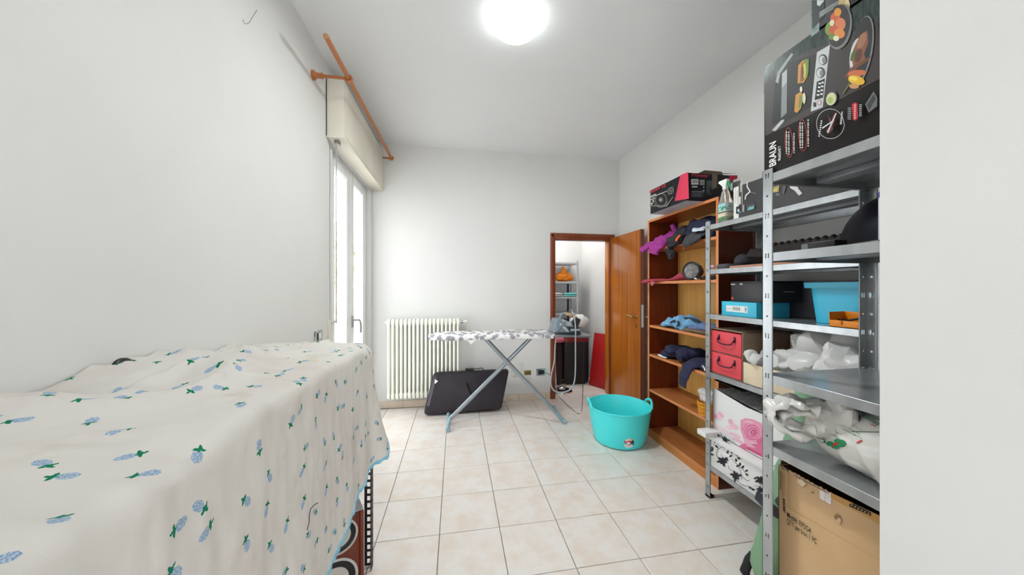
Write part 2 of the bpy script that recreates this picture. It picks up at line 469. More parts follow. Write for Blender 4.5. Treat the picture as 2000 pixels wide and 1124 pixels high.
# ------------------------------------------------------------------ curtain rod
ROD = thing('curtain_rod', 'orange-brown wooden curtain rod above the shutter box', 'curtain rod', (-.70, 2.9, 2.75))
p0 = ax(636, 70, -.70); p1 = ax(765, 310, -.70)
b = B(); b.tube([p0, p1], .0145, 14); obj('rod', b, MROD, ROD)
b = B(); b.tube([p0, p0 - (p1 - p0).normalized() * .004], [.0145, .0120], 14); obj('end_cap', b, M('rod_end', (190, 140, 90), .5), ROD)
pb = ax(681, 147, -.70); pb = p0.lerp(p1, (pb.y - p0.y) / (p1.y - p0.y))
def bracket(pb):
    br = B()
    br.lathe([(.030, 0), (.031, .012), (.018, .022), (.016, .05), (.020, .056), (.016, .062), (.010, .07), (.009, .20), (.012, .208), (.010, .214)], 16, Matrix.Translation((XL + .001, pb.y, pb.z)) @ Matrix.Rotation(PI / 2, 4, 'Y'))
    d = (p1 - p0).normalized(); ring = []
    u = V((1, 0, 0)); w = d.cross(u)
    R_, r_ = .020, .007
    for i in range(20):
        a = 2 * PI * i / 20; c = u * math.cos(a) + w * math.sin(a)
        ring.append([pb + c * (R_ + r_ * math.cos(2 * PI * k / 8)) + d * (r_ * 1.6 * math.sin(2 * PI * k / 8)) for k in range(8)])
    ring.append(ring[0]); br.rings(ring, cap=False)
    return br
obj('bracket', bracket(pb), MROD, ROD)
pf = p1 - (p1 - p0).normalized() * .012
obj('bracket', bracket(pf), MROD, ROD)

# ------------------------------------------------------------------ ceiling lamp
lx, ly = .355, 1.925
L = thing('ceiling_lamp', 'round white glass ceiling lamp, lit, in the middle of the ceiling', 'lamp', (lx, ly, ZC))
b = B(); b.lathe([(.05, ZC - .0005), (.145, ZC - .0005), (.148, ZC - .008), (.05, ZC - .012)], 40, Matrix.Translation((lx, ly, 0)), cap=False); obj('base_ring', b, MPLAST, L)
b = B(); b.lathe([(.158, ZC - .010), (.160, ZC - .022), (.150, ZC - .030), (.140, ZC - .032), (.138, ZC - .05), (.122, ZC - .076), (.09, ZC - .096), (.05, ZC - .107), (.001, ZC - .110)], 40, Matrix.Translation((lx, ly, 0)))
mb = NT('lit_opal_glass'); mb.bs.inputs['Base Color'].default_value = (.9, .95, .95, 1); mb.bs.inputs['Emission Color'].default_value = (.93, 1, .985, 1); mb.bs.inputs['Emission Strength'].default_value = 4
obj('bowl', b, mb.m, L)
ll = bpy.data.lights.new('ceiling_lamp_light', 'AREA'); ll.shape = 'DISK'; ll.size = .2; ll.energy = 17; ll.color = (.95, 1, .985)
lo_ = bpy.data.objects.new('ceiling_lamp_light', ll); lo_.location = (lx, ly, ZC - .114); COL.objects.link(lo_)

# ------------------------------------------------------------------ door frame and door
b = B()
b.box(DX0 - .061, YB - .02, 0, DX0, YB + .002, DZ1 + .075); b.box(DX1, YB - .02, 0, DX1 + .075, YB + .002, DZ1 + .075)
b.box(DX0, YB - .02, DZ1, DX1, YB + .002, DZ1 + .075)
b.box(DX0 - .05, YB - .028, 0, DX0 - .02, YB - .019, DZ1 + .055); b.box(DX0 - .05, YB - .028, DZ1 + .03, DX1 + .05, YB - .019, DZ1 + .058)
trim = struct('trim_1', b, MDOORF, bevel=.003)
b = B(); b.box(DX0 - .012, YB + .001, 0, DX0 + .004, YB + .1, DZ1); b.box(DX0, YB + .001, DZ1 - .004, DX1, YB + .1, DZ1 + .012); obj('jamb', b, MDOORF, trim, bevel=.002)
b = B(); b.box(DX1 - .004, YB + .001, 0, DX1 + .012, YB + .1, DZ1); obj('jamb', b, MDOOR, trim, bevel=.002)
hx, hy, fx, fy = 1.918, 3.832, 1.925, 3.172
d = V((fx - hx, fy - hy, 0)); DW = d.length; d.normalize(); nn = V((d.y, -d.x, 0))   # nn points into the room (-X)
if nn.x > 0: nn = -nn
door = B(); t_ = .042
q0 = V((hx, hy, .008))
door.prism([q0, q0 + d * DW, q0 + d * DW + V((0, 0, 1.972)), q0 + V((0, 0, 1.972))], -nn * t_)
door = struct('door_1', door, MDOOR, bevel=.002)
b = B(); e0 = q0 + d * DW
b.prism([e0 + nn * .001, e0 + d * .003 + nn * .001, e0 + d * .003 - nn * (t_ + .001), e0 - nn * (t_ + .001)], (0, 0, 1.972)); obj('edge_strip', b, MDOORF, door, smooth=0)
hp = q0 + d * (DW - .075) + V((0, 0, 1.035))
b = B(); b.lathe([(.024, 0), (.024, .006), (.012, .01), (.010, .035), (.012, .05)], 16, Matrix.Translation(hp) @ nn.to_track_quat('Z', 'Y').to_matrix().to_4x4())
b.tube(spline([hp + nn * .045, hp + nn * .05 - d * .02, hp + nn * .05 - d * .06 + V((0, 0, .006)), hp + nn * .048 - d * .105 + V((0, 0, .012)), hp + nn * .05 - d * .125 + V((0, 0, .02))], 5), [.011] * 11 + [.010] * 5 + [.006] * 5, 10)
obj('handle', b, MBRASS, door)
kp = hp + V((0, 0, -.095)); b = B(); b.prism([kp + d * u + V((0, 0, w)) for u, w in ell(0, 0, .014, .026)], nn * .004); b.prism([kp + d * u + V((0, 0, w)) for u, w in ell(0, .004, .004, .010, 0, 8)], nn * .0045); obj('keyhole_plate', b, M('aged_brass', (140, 110, 70), .4, .8), door)
b = B(); b.prism([e0 + d * .003 - nn * u + V((0, 0, w)) for u, w in rect(.008, .93, .034, 1.17)], d * .002); obj('lock_plate', b, MCHROME, door, smooth=0)
h2 = e0 - nn * (t_ + .0) - d * .075 + V((0, 0, 1.035))
b = B(); b.tube([h2, h2 - nn * .05], .010, 10); b.tube([h2 - nn * .048, h2 - nn * .048 + d * .115], .009, 10); obj('handle', b, M('ivory_handle', (230, 222, 205), .4), door)

# ------------------------------------------------------------------ wall plates
def plate_thing(name, label, cat, c, X, Z, N, w, h, mat):
    c, X, Z, N = V(c), V(X), V(Z), V(N)
    t = thing(name, label, cat, c)
    b = B(); b.prism([c + X * u + Z * v for u, v in rect(-w / 2, -h / 2, w / 2, h / 2)], N * .008); obj('plate', b, mat, t, bevel=.0025)
    return t
def on(c, X, Z, N, u0, v0, u1, v1, d0, d1):
    b = B(); b.prism([V(c) + V(X) * u + V(Z) * v + V(N) * d0 for u, v in rect(u0, v0, u1, v1)], V(N) * (d1 - d0)); return b
MSPECK = M('speckled_plate', (205, 206, 204), .5, c2=(84, 86, 88), scale=160, detail=2, lo=.48, hi=.56)
c = V((XL, 2.393, 1.032)); XX, ZZ, NN = (0, 1, 0), (0, 0, 1), (1, 0, 0)
sw = plate_thing('light_switch', 'speckled grey light switch plate on the left wall before the window', 'switch', c, XX, ZZ, NN, .118, .076, MSPECK)
obj('insert', on(c, XX, ZZ, NN, -.035, -.024, .035, .024, .0075, .009), MBLACK, sw, bevel=.001)
for u in (-.012, .011): obj('rocker', on(c, XX, ZZ, NN, u, -.022, u + .019, .022, .0088, .013), MPLAST, sw, bevel=.002)
c = ay(1009, 723, YB); XX, NN = (1, 0, 0), (0, -1, 0)
plate_thing('blank_cover_plate', 'blank square off-white cover plate on the back wall behind the ironing board leg', 'wall plate', c, XX, ZZ, NN, .125, .15, M('offwhite_plate', (224, 222, 214), .6))
c = ay(1030.3, 728.5, YB)
jb = plate_thing('open_junction_box', 'small open yellowish junction box in the back wall with loose wires', 'junction box', c, XX, ZZ, NN, .086, .054, M('ochre_plastic', (140, 122, 44), .6, c2=(110, 92, 32), scale=40))
obj('recess', on(c, XX, ZZ, NN, -.030, -.022, .030, .018, .007, .0088), M('ochre_dark', (112, 96, 38), .7), jb, bevel=.001)
for k, s in enumerate((-.01, .014)):
    b = B(); b.tube(spline([c + V((s, -.008, -.018)), c + V((s + .006, -.02, -.05)), c + V((s + .03, -.012, -.11 - .02 * k)), c + V((s - .012, -.014, -.17)), c + V((s + .008, -.012, -.20 - .03 * k))], 6), .0014, 5); obj('wire', b, M('grey_wire', (176, 178, 182), .6), jb)
c = ay(1056, 727, YB)
so = plate_thing('wall_socket', 'grey and turquoise wall socket left of the door frame, black plug in it', 'socket', c, XX, ZZ, NN, .112, .080, M('socket_grey', (150, 154, 158), .5, c2=(60, 62, 66), scale=90, lo=.5, hi=.56))
obj('turquoise_panel', on(c, XX, ZZ, NN, .012, -.036, .054, .036, .0075, .009), M('socket_turquoise', (110, 214, 208), .4), so, bevel=.001)
obj('insert', on(c, XX, ZZ, NN, -.036, -.026, .034, .026, .0088, .0102), MBLACK, so, bevel=.001)

# ------------------------------------------------------------------ radiator
ry0, ry1 = 3.705, 3.825
R_ = thing('radiator', 'white enamelled column radiator on the back wall beside the window', 'radiator', (-.35, 3.77, .13))
NCOL = 18; rx0, rx1 = -.745, .045; pitch = (rx1 - rx0) / NCOL
def column_b():
    b = B()
    for yy in (ry0 + .022, ry1 - .022):
        b.tube([(0, yy, .19), (0, yy, .955)], .0145, 12, flat=1.0)
    for z0, z1 in ((.13, .215), (.93, 1.012)):
        r = []
        prof = [(ry0 + .006, z0 + .02), (ry0 + .02, z0 + .004), (ry1 - .02, z0 + .004), (ry1 - .006, z0 + .02), (ry1 - .006, z1 - .022), (ry1 - .025, z1), (ry0 + .025, z1), (ry0 + .006, z1 - .022)]
        for x, s in ((-.0165, .8), (-.012, 1), (.012, 1), (.0165, .8)):
            cy, cz = (ry0 + ry1) / 2, (z0 + z1) / 2
            r.append([V((x, cy + (y - cy) * (.9 if s < 1 else 1), cz + (z - cz) * (.88 if s < 1 else 1))) for y, z in prof])
        b.rings(r)
        zc = (z0 + z1) / 2
        b.tube([(-pitch / 2 - .0005, (ry0 + ry1) / 2, zc), (pitch / 2 + .0005, (ry0 + ry1) / 2, zc)], .024, 12)
    return b
col0 = obj('column', column_b(), MRAD, None, local=True)
cme = col0.data
for i in range(NCOL):
    o = col0 if i == 0 else bpy.data.objects.new('column', cme)
    if i: COL.objects.link(o)
    o.parent = R_; o.location = V((rx0 + (i + .5) * pitch, 0, 0)) - R_.location
b = B(); b.tube([(rx1, 3.765, .972), (rx1 + .035, 3.765, .972)], .013, 10); b.tube([(rx1 + .03, 3.765, .972), (rx1 + .03, 3.85, .972)], .009, 8); obj('valve_body', b, MCHROME, R_)
b = B(); b.lathe([(.012, 0), (.021, .004), (.023, .03), (.018, .045), (.004, .048)], 14, Matrix.Translation((rx1 + .035, 3.765, .972)) @ Matrix.Rotation(PI / 2, 4, 'Y')); obj('valve_knob', b, MRAD, R_)
b = B(); b.tube([(rx1, 3.765, .172), (rx1 + .03, 3.765, .172), (rx1 + .03, 3.85, .172)], .009, 8); obj('pipe', b, MRAD, R_)
b = B(); b.tube([(rx0, 3.765, .972), (rx0 - .012, 3.765, .972)], .016, 10); b.tube([(rx0 - .012, 3.765, .972), (rx0 - .03, 3.765, .975)], .006, 8); obj('bleed_plug', b, MRAD, R_)
for x in (rx0 + .2, rx1 - .15):
    b = B(); b.box(x - .008, 3.79, .90, x + .008, YB, .92); obj('wall_bracket', b, MRAD, R_)

# ------------------------------------------------------------------ outside the window
b = B(); b.box(-2.6, 0.5, -.16, XL - WT, 5.2, -.03); struct('trim_2', b, M('balcony_concrete', (206, 200, 190), .8), smooth=0)
hs = thing('neighbour_house', 'pale house with terracotta roof bands seen through the window glass', 'house', (-9.0, 24, -3))
b = B(); b.box(-10.5, 22, -3, -5.5, 26, 1.0); obj('wall', b, M('house_wall', (232, 214, 190), .9), hs)
MTER = M('terracotta', (206, 140, 110), .8)
for z in (-.3, 1.0):
    b = B(); b.box(-10.8, 21.6, z, -5.2, 26.4, z + .35); obj('roof_band' if z < 0 else 'roof', b, MTER, hs)
for k in range(4):
    b = B(); b.box(-10 + k * 1.2, 21.97, -1.6, -9.4 + k * 1.2, 22.02, -.6); obj('window', b, M('house_glass', (120, 130, 140), .2), hs)
tr = thing('tree', 'pale green leafy tree beyond the balcony, behind the house', 'tree', (-11, 30, -3))
b = B(); b.tube([(-11, 30, -3), (-11, 30, 2)], [.3, .2], 8); obj('trunk', b, M('bark', (110, 90, 70), .9), tr)
MLEAF = M('pale_leaves', (214, 216, 188), .8, c2=(200, 204, 170), scale=2)
b = B(); tr_r = random.Random(2)
for k in range(900):
    th, ph = tr_r.random() * 2 * PI, math.acos(tr_r.uniform(-1, 1)); r = 3.0 * (.75 + .25 * tr_r.random())
    p = V((-11 + r * math.sin(ph) * math.cos(th) * 1.1, 30 + r * math.sin(ph) * math.sin(th), 4 + r * math.cos(ph) * .95))
    q = Euler((tr_r.random() * 6, tr_r.random() * 6, 0)).to_matrix(); s = .35
    b.add([p + q @ V(w) * s for w in ((-1, -.5, 0), (1, -.5, 0.2), (1, .5, 0), (-1, .5, .2))], [(0, 1, 2, 3)])
o = obj('foliage', b, MLEAF, tr, smooth=0, fix=False); o['kind'] = 'stuff'
# ================================================================== WORK BENCH UNDER THE CLOTH
def flange(b, O, U, H, N, th, w=.035, pitch=.14, z0=.06):
    """perforated flange: real openings; O base corner, U along the width, N thickness direction"""
    O, U, N = V(O), V(U).normalized(), V(N).normalized()
    def bx(u0, u1, a, c): b.prism([O + U * u0 + V((0, 0, a)), O + U * u1 + V((0, 0, a)), O + U * u1 + V((0, 0, c)), O + U * u0 + V((0, 0, c))], N * th)
    a0, a1, m0, m1, c0, c1 = w * .30, w * .43, w * .41, w * .59, w * .57, w * .70
    bx(0, a0, 0, H); bx(c1, w, 0, H)
    za = 0; z = z0
    while z < H - .03:
        s0, s1 = z, z + .017; h0, h1 = z + .074, z + .0805
        bx(a0, c1, za, s0); bx(a1, c0, s0, s1)
        if h1 < H - .01:
            bx(a0, c1, s1, h0); bx(a0, m0, h0, h1); bx(m1, c1, h0, h1); za = h1
        else: za = s1
        z += pitch
    bx(a0, c1, za, H)
def oblong(b, O, U, H, N, th, w=.04, pitch=.034):
    O, U, N = V(O), V(U).normalized(), V(N).normalized()
    def bx(u0, u1, a, c): b.prism([O + U * u0 + V((0, 0, a)), O + U * u1 + V((0, 0, a)), O + U * u1 + V((0, 0, c)), O + U * u0 + V((0, 0, c))], N * th)
    bx(0, w * .32, 0, H); bx(w * .68, w, 0, H); z = .012; za = 0
    while z < H - .03:
        bx(w * .32, w * .68, za, z); za = z + .022; z += pitch
    bx(w * .32, w * .68, za, H)

BX0, BX1, BY0, BY1 = XL + .012, -.40, -.25, 1.69
WB = thing('work_bench', 'long work bench with black perforated angle-iron legs along the left wall, mostly under the cloth', 'bench', (-.65, .7, 0))
MANG = M('black_angle_iron', (34, 32, 36), .5, c2=(26, 24, 28))
MZINC = M('bench_grey_edge', (150, 150, 160), .45, .4)
for sx in (0, 1):
    for sy in (0, 1):
        b = B(); cx = BX1 if sx else BX0; cy = BY1 if sy else BY0; ux = -1 if sx else 1; uy = -1 if sy else 1
        oblong(b, (cx, cy, 0.002), (ux, 0, 0), 1.04, (0, uy, 0), .002); oblong(b, (cx, cy, 0.002), (0, uy, 0), 1.04, (ux, 0, 0), .002)
        obj('leg', b, MANG, WB, smooth=0)
b = B(); b.box(BX0, BY0, 1.042, BX1 - .035, BY1 - .05, 1.058); obj('bench_top', b, M('bench_board', (150, 110, 70), .7), WB, bevel=.002)
for x in (BX0, BX1 - .002):
    b = B(); b.box(x, BY0, 1.0, x + .002, BY1, 1.04); obj('rail', b, MANG, WB, smooth=0)

# cloth: ribs run from the wall over the front edge and down
def cloth_material():
    t = NT('cloth_with_blue_berries')
    uv = t.n('UVMap', uv_map='UVMap')
    def layer(scale, seed, s):
        of = t.n('VectorMath', operation='ADD', i_0=uv.outputs[0], i_1=(seed, seed * .7, 0))
        vo = t.n('TexVoronoi', voronoi_dimensions='2D', i_Vector=of.outputs[0], i_Scale=scale, i_Randomness=.8)
        lo = t.n('VectorMath', operation='SUBTRACT', i_0=of.outputs[0], i_1=vo.outputs['Position'])
        sc = t.n('SeparateColor', i_0=vo.outputs['Color'])
        ro = t.n('VectorRotate', rotation_type='Z_AXIS', i_Vector=lo.outputs[0], i_Angle=t.math('MULTIPLY', sc.outputs[0], 6.283))
        jit = t.n('TexNoise', noise_dimensions='2D', i_Vector=of.outputs[0], i_Scale=260.0, i_Detail=1.0)
        xy = t.n('SeparateXYZ', i_0=ro.outputs[0])
        j1 = t.math('MULTIPLY', t.math('SUBTRACT', jit.outputs[0], .5), .0046 * s)
        x = t.math('ADD', xy.outputs[0], j1); y = t.math('ADD', xy.outputs[1], j1)
        def elp(cy, rx, ry):
            a = t.math('POWER', t.math('DIVIDE', t.math('ABSOLUTE', x), rx * s), 2.0)
            c = t.math('POWER', t.math('DIVIDE', t.math('ABSOLUTE', t.math('SUBTRACT', y, cy * s)), ry * s), 2.0)
            return t.math('LESS_THAN', t.math('ADD', a, c), 1.0)
        body = elp(-.005, .0088, .0125)
        # leafy crown: star of three leaves
        l1 = elp(.0105, .0108, .0034); l2 = elp(.013, .0030, .0080)
        leaf = t.math('MAXIMUM', l1, l2)
        keep = t.math('LESS_THAN', sc.outputs[1], .74)
        return t.math('MULTIPLY', body, keep), t.math('MULTIPLY', leaf, keep)
    b1, l1 = layer(12.6, 0.0, .92)
    st = t.n('TexNoise', noise_dimensions='2D', i_Vector=uv.outputs[0], i_Scale=3.2, i_Detail=5.0, i_Roughness=.6)
    st2 = t.n('TexNoise', noise_dimensions='2D', i_Vector=uv.outputs[0], i_Scale=9.0, i_Detail=3.0)
    wv = t.n('TexNoise', noise_dimensions='2D', i_Vector=uv.outputs[0], i_Scale=900.0, i_Detail=2.0)
    base = t.mix(t.ramp(st.outputs[0], .5, .75), lin((214, 210, 204)), lin((207, 198, 191)))
    base = t.mix(t.math('MULTIPLY', t.ramp(st2.outputs[0], .64, .8), .4), base, lin((192, 178, 150)))
    dots = t.ramp(t.n('TexNoise', noise_dimensions='2D', i_Vector=uv.outputs[0], i_Scale=420.0, i_Detail=1.0).outputs[0], .42, .56)
    blue = t.mix(dots, lin((122, 150, 184)), lin((178, 194, 206)))
    c = t.mix(b1, base, blue); c = t.mix(l1, c, lin((22, 120, 88)))
    t.link(c, t.bs.inputs['Base Color']); t.bs.inputs['Roughness'].default_value = .9; t.bs.inputs['Specular IOR Level'].default_value = .15
    bp = t.n('Bump', i_Strength=.15, i_Distance=.002, i_Height=wv.outputs[0]); 
    n3 = t.n('TexNoise', noise_dimensions='2D', i_Vector=t.n('Mapping', i_Vector=uv.outputs[0], i_Scale=(1, .35, 1)).outputs[0], i_Scale=38.0, i_Detail=3.0)
    bp2 = t.n('Bump', i_Strength=.12, i_Distance=.010, i_Height=n3.outputs[0]); t.link(bp.outputs[0], bp2.inputs['Normal'])
    t.link(bp2.outputs[0], t.bs.inputs['Normal'])
    return t.m
def sm(x, a, c):
    x = min(max((x - a) / (c - a), 0), 1); return x * x * (3 - 2 * x)
def top_z(x, y):
    z = 1.098 + .012 * sm(y, 1.55, 1.2)
    w = sm(x, -.5, -.85)                                # towards the wall
    wallz = [(-.3, 1.14), (.80, 1.141), (.876, 1.117), (.94, 1.141), (1.005, 1.158), (1.128, 1.157), (1.327, 1.128), (1.629, 1.098), (1.8, 1.092)]
    for (a, za), (c, zc) in zip(wallz, wallz[1:]):
        if a <= y <= c:
            f = (y - a) / (c - a); wz = za + (zc - za) * f; break
    else: wz = wallz[0][1] if y < 0 else 1.092
    z = z * (1 - w) + wz * w
    p = V((x * 1.0, y, 0))
    z += .010 * nz(V((x * .8, y * 1.1, 0)), 7, 3) + .006 * nz(V((x * .5, y * 1.6, 0)), 16, 5) + .007 * max(0, nz(V((x * .5 + y * .4, y * 1.3, 0)), 11, 9))
    ridge = math.exp(-((x + .62 + .22 * (y - 1.0)) / .05) ** 2) * sm(y, .75, .95) * sm(y, 1.5, 1.3)
    z += .020 * ridge
    def rid(a, c, f, s_): return max(0, 1 - abs(nz(V((a, c, 0)), f, s_)) * 5.5) ** 2
    inner_ = sm(x, -.42, -.52)
    z += inner_ * sm(y, .5, .9) * (.017 * rid(x * .9 + .5 * y, y * .9 - .5 * x, 3.6, 21) + .009 * rid(x - .4 * y, y + .3 * x, 6.5, 33))
    z += inner_ * .006 * rid(x * .4 + y * .2, y * 1.2, 5, 41)
    return max(z, 1.072)
def outline():
    pts = []
    y = -.30
    while y < 1.655: pts.append((V((-.392, y, 0)), V((1, 0, 0)))); y += .011
    for k in range(1, 9):
        a = (PI / 2) * k / 9; pts.append((V((-.392 - .05 + .05 * math.cos(a), 1.655 + .05 * math.sin(a), 0)), V((math.cos(a), math.sin(a), 0))))
    x = -.442
    while x > XL + .01: pts.append((V((x, 1.705, 0)), V((0, 1, 0)))); x -= .02
    return pts
NT_, NS_ = 64, 44
ribs = []; uvs = []; per = 0; prevp = None; hem = []
for p, n in outline():
    if prevp is not None: per += (p - prevp).length
    prevp = p
    yq = min(p.y, 1.64); x0 = XL + .004
    if p.y > 1.66: inner = V((x0, 1.66, 0))
    else: inner = V((x0, p.y, 0))
    rib = []; pts2 = []
    R0 = .030 + .045 * sm(p.y, 1.42, 1.66); inset = p - n * R0
    for k in range(NT_):
        f = k / (NT_ - 1); q = inner.lerp(inset, f); z = top_z(q.x, q.y)
        pts2.append(V((q.x, q.y, z)))
    zt = pts2[-1].z
    endf = max(0.0, n.y)
    hz = .487 + .06 * sm(p.y, 1.05, 1.6) + .09 * sm(endf, 0.0, 1.0) * 1.0
    if p.y < 1.0: hz = .487 - .02 * (1.0 - p.y)
    for k in range(1, 5):
        a = (PI / 2) * k / 5
        pts2.append(inset + n * R0 * math.sin(a) + V((0, 0, zt - R0 * (1 - math.cos(a)))))
    zs = zt - R0
    for k in range(NS_ + 1):
        f = k / NS_; z = zs + (hz - zs) * f
        flare = .012 * f + .055 * f * f * math.exp(-((per - 1.99) / .10) ** 2)
        flu = ((.005 + .006 * sm(per, 1.6, 2.0)) * math.sin(per * 26 + 1.5 * math.sin(per * 7)) + .006 * nz(V((per, z * .18, 0)), 20, 4)) * sm(f, .0, .9) + .0045 * nz(V((per * 1.3, z * .5, 0)), 30, 8)
        pts2.append(p + n * (flare + max(flu, -.012)) + V((0, 0, z)))
    L_ = 0; u_ = []
    for k, q in enumerate(pts2):
        if k: L_ += (q - pts2[k - 1]).length
        u_.append((per, L_))
    # measure from the front fold so that the print runs on over the edge
    off = u_[NT_ - 1][1]
    uvs += [(a, c - off + 2.0) for a, c in u_]
    ribs.append(pts2); hem.append(pts2[-1])
b = B(); b.grid(ribs)
MCLOTH = cloth_material()
cloth = obj('bench_cover_cloth', b, MCLOTH, None, base=(-.65, .7, 1.0), smooth=60, fix=False)
tag(cloth, 'cream cloth with blue berry print and blue hem draped over the work bench', 'tablecloth')
me = cloth.data; ul = me.uv_layers.new(name='UVMap')
for l in me.loops: ul.data[l.index].uv = uvs[l.vertex_index]
b = B(); rr = []
for i, (h_, rb) in enumerate(zip(hem, ribs)):
    dn = (rb[-1] - rb[-3]).normalized(); n = outline_n = V((1, 0, 0))
    sc_ = .004 * math.sin(i * 1.9)
    rr.append([h_ - dn * .012 + V((.0022, .0012, 0)), h_ + dn * (.004 + sc_) + V((.0022, .0012, 0)), h_ + dn * (.004 + sc_) - V((.0016, .0012, 0)), h_ - dn * .012 - V((.0016, .0012, 0))])
b.rings(rr, cap=False)
obj('hem_trim', b, M('blue_trim', (122, 188, 212), .85, c2=(150, 200, 220), scale=40), cloth, smooth=60)
b = B(); b.tube([ax(x, y, -.368) for x, y in ((621, 983), (615, 986), (607, 994), (604, 1008), (604, 1020), (600, 1036))], .0012, 5)
obj('tear', b, M('tear_brown', (90, 74, 62), .9), cloth)

hb = B(); hb.tube(spline([(-.875, 1.015, 1.13), (-.878, 1.015, 1.158), (-.882, 1.035, 1.167), (-.884, 1.06, 1.158), (-.886, 1.065, 1.13)], 6), .006, 8)
o = obj('cable_loop', hb, MBLACK, None, base=(-.88, 1.04, 1.13)); tag(o, 'black cable loop poking up between the bench cloth and the left wall', 'cable')

# ------------------------------------------------------------------ loudspeaker under the bench
fd = V((-.895, -.446, 0)).normalized(); bd = V((-.446, .895, 0)).normalized(); c0 = V((-.412, 1.565, 0))
SPW, SPD, SPH = .27, .10, .36
sp = thing('loudspeaker', 'reddish wooden loudspeaker with two white cones under the bench by its end leg', 'speaker', c0 + fd * SPW / 2 + bd * SPD / 2)
MSPK = M_wood('speaker_veneer', (112, 42, 18), (92, 30, 12))
b = B(); b.prism([c0 + V((0, 0, .002)), c0 + fd * SPW + V((0, 0, .002)), c0 + fd * SPW + V((0, 0, SPH)), c0 + V((0, 0, SPH))], bd * SPD); obj('cabinet', b, MSPK, sp, bevel=.003)
b = B(); b.prism([c0 + V((0, 0, .002)) - bd * .012, c0 + fd * .014 + V((0, 0, .002)) - bd * .012, c0 + fd * .014 + V((0, 0, SPH)) - bd * .012, c0 + V((0, 0, SPH)) - bd * .012], bd * .0125); obj('front_lip', b, MSPK, sp, bevel=.002)
b = B(); b.prism([c0 + V((0, 0, SPH)), c0 + fd * SPW + V((0, 0, SPH)), c0 + fd * SPW + bd * SPD + V((0, 0, SPH)), c0 + bd * SPD + V((0, 0, SPH))], (0, 0, .002)); obj('top_cover', b, M('speaker_top_grey', (190, 188, 196), .5), sp, smooth=0)
def cone(a, z, r):
    Mx = Matrix.Translation(c0 + fd * a + V((0, 0, z))) @ (-bd).to_track_quat('Z', 'Y').to_matrix().to_4x4()
    b = B(); b.lathe([(r, -.001), (r, .005), (r * .9, .006), (r * .88, .001)], 32, Mx, cap=False); obj('ring', b, M('speaker_ring', (196, 190, 184), .5), sp)
    b = B(); b.lathe([(r * .89, .001), (r * .84, .004), (r * .72, .006), (r * .62, .002)], 32, Mx, cap=False); obj('surround', b, MRUB, sp)
    b = B(); b.lathe([(r * .64, .002), (r * .25, .001), (r * .24, .0015)], 32, Mx, cap=False); c_ = obj('cone', b, M('cone_white', (196, 190, 182), .45), sp)
    b = B(); b.lathe([(r * .26, .001), (r * .22, .008), (r * .12, .014), (.0005, .016)], 20, Mx, cap=False); obj('dust_cap', b, M('dust_cap', (206, 202, 196), .25, .3), c_)
cone(.098, .278, .075); cone(.12, .092, .098)

# ================================================================== IRONING BOARD
IB = thing('ironing_board', 'grey ironing board on crossed tube legs with a grey and white leaf print cover', 'ironing board', (.5, 3.2, 0))
def board_poly(off=0):
    pts = []
    cyb, hw = 3.17, .19 + off
    for k in range(13):
        a = PI / 2 + PI * k / 12; pts.append((-.08 + (.18 + off) * math.cos(a) - 0, cyb + hw * (abs(math.sin(a)) ** .8) * math.copysign(1, math.sin(a)) * (.86 if k not in (0, 12) else 1)))
    pts += [(.2, cyb - hw), (.92 + off, cyb - hw), (.94 + off, cyb - hw + .03), (.94 + off, cyb + hw - .03), (.92 + off, cyb + hw), (.2, cyb + hw)]
    return pts
b = B(); b.prism([V((x, y, .885)) for x, y in board_poly(-.012)], (0, 0, .018)); obj('board', b, MSTEEL2, IB, bevel=.003)
def cover_mat():
    t = NT('ironing_cover_print'); tc = t.n('TexCoord')
    mp = t.n('Mapping', i_Vector=tc.outputs['Object'], i_Rotation=(0, 0, .5), i_Scale=(1, .42, 1))
    dn = t.n('TexNoise', i_Vector=mp.outputs[0], i_Scale=9.0)
    mv = t.n('VectorMath', operation='ADD', i_0=mp.outputs[0]); sv = t.n('VectorMath', operation='SCALE', i_0=dn.outputs[1]); sv.inputs['Scale'].default_value = .05; t.link(sv.outputs[0], mv.inputs[1])
    vo = t.n('TexVoronoi', i_Vector=mv.outputs[0], i_Scale=20.0, i_Randomness=1.0)
    c = t.mix(t.ramp(vo.outputs['Distance'], .42, .56), lin((140, 138, 146)), lin((236, 234, 234)))
    wv = t.n('TexWave', i_Vector=mv.outputs[0], i_Scale=24.0, i_Distortion=4.0)
    c = t.mix(t.math('MULTIPLY', t.ramp(wv.outputs[1], .7, .95), .5), c, lin((240, 240, 240)))
    t.link(c, t.bs.inputs['Base Color']); t.bs.inputs['Roughness'].default_value = .85
    return t.m
po, pi_ = board_poly(0), board_poly(-.012)
rings = []
for off, z in ((-.035, .882), (-.004, .880), (.0, .893), (-.003, .912), (-.016, .921)):
    r = []
    for k, (x, y) in enumerate(board_poly(off)): r.append(V((x, y, z + (.004 * math.sin(k * 2.1) if z < .885 else 0))))
    rings.append(r)
b = B(); b.rings(rings, cap=False); n0 = len(b.v); b.f.append(tuple(range(n0 - len(rings[-1]), n0))); b.c.append(None)
obj('cover', b, cover_mat(), IB, smooth=50)
for x, y, dx in ((.10, 2.985, .05), (-.235, 3.12, -.03)):
    b = B(); b.add([(x, y, .885), (x + dx + .03, y - .004, .884), (x + dx * .5 + .01, y - .008, .842)], [(0, 1, 2)]); obj('cover_tie', b, MINKW, IB, smooth=0, solid=.001)
MTUBE = M('grey_tube_paint', (160, 168, 176), .3, .5, c2=(150, 158, 166))
MFOOT = M('blue_grey_foot_plastic', (152, 180, 190), .5)
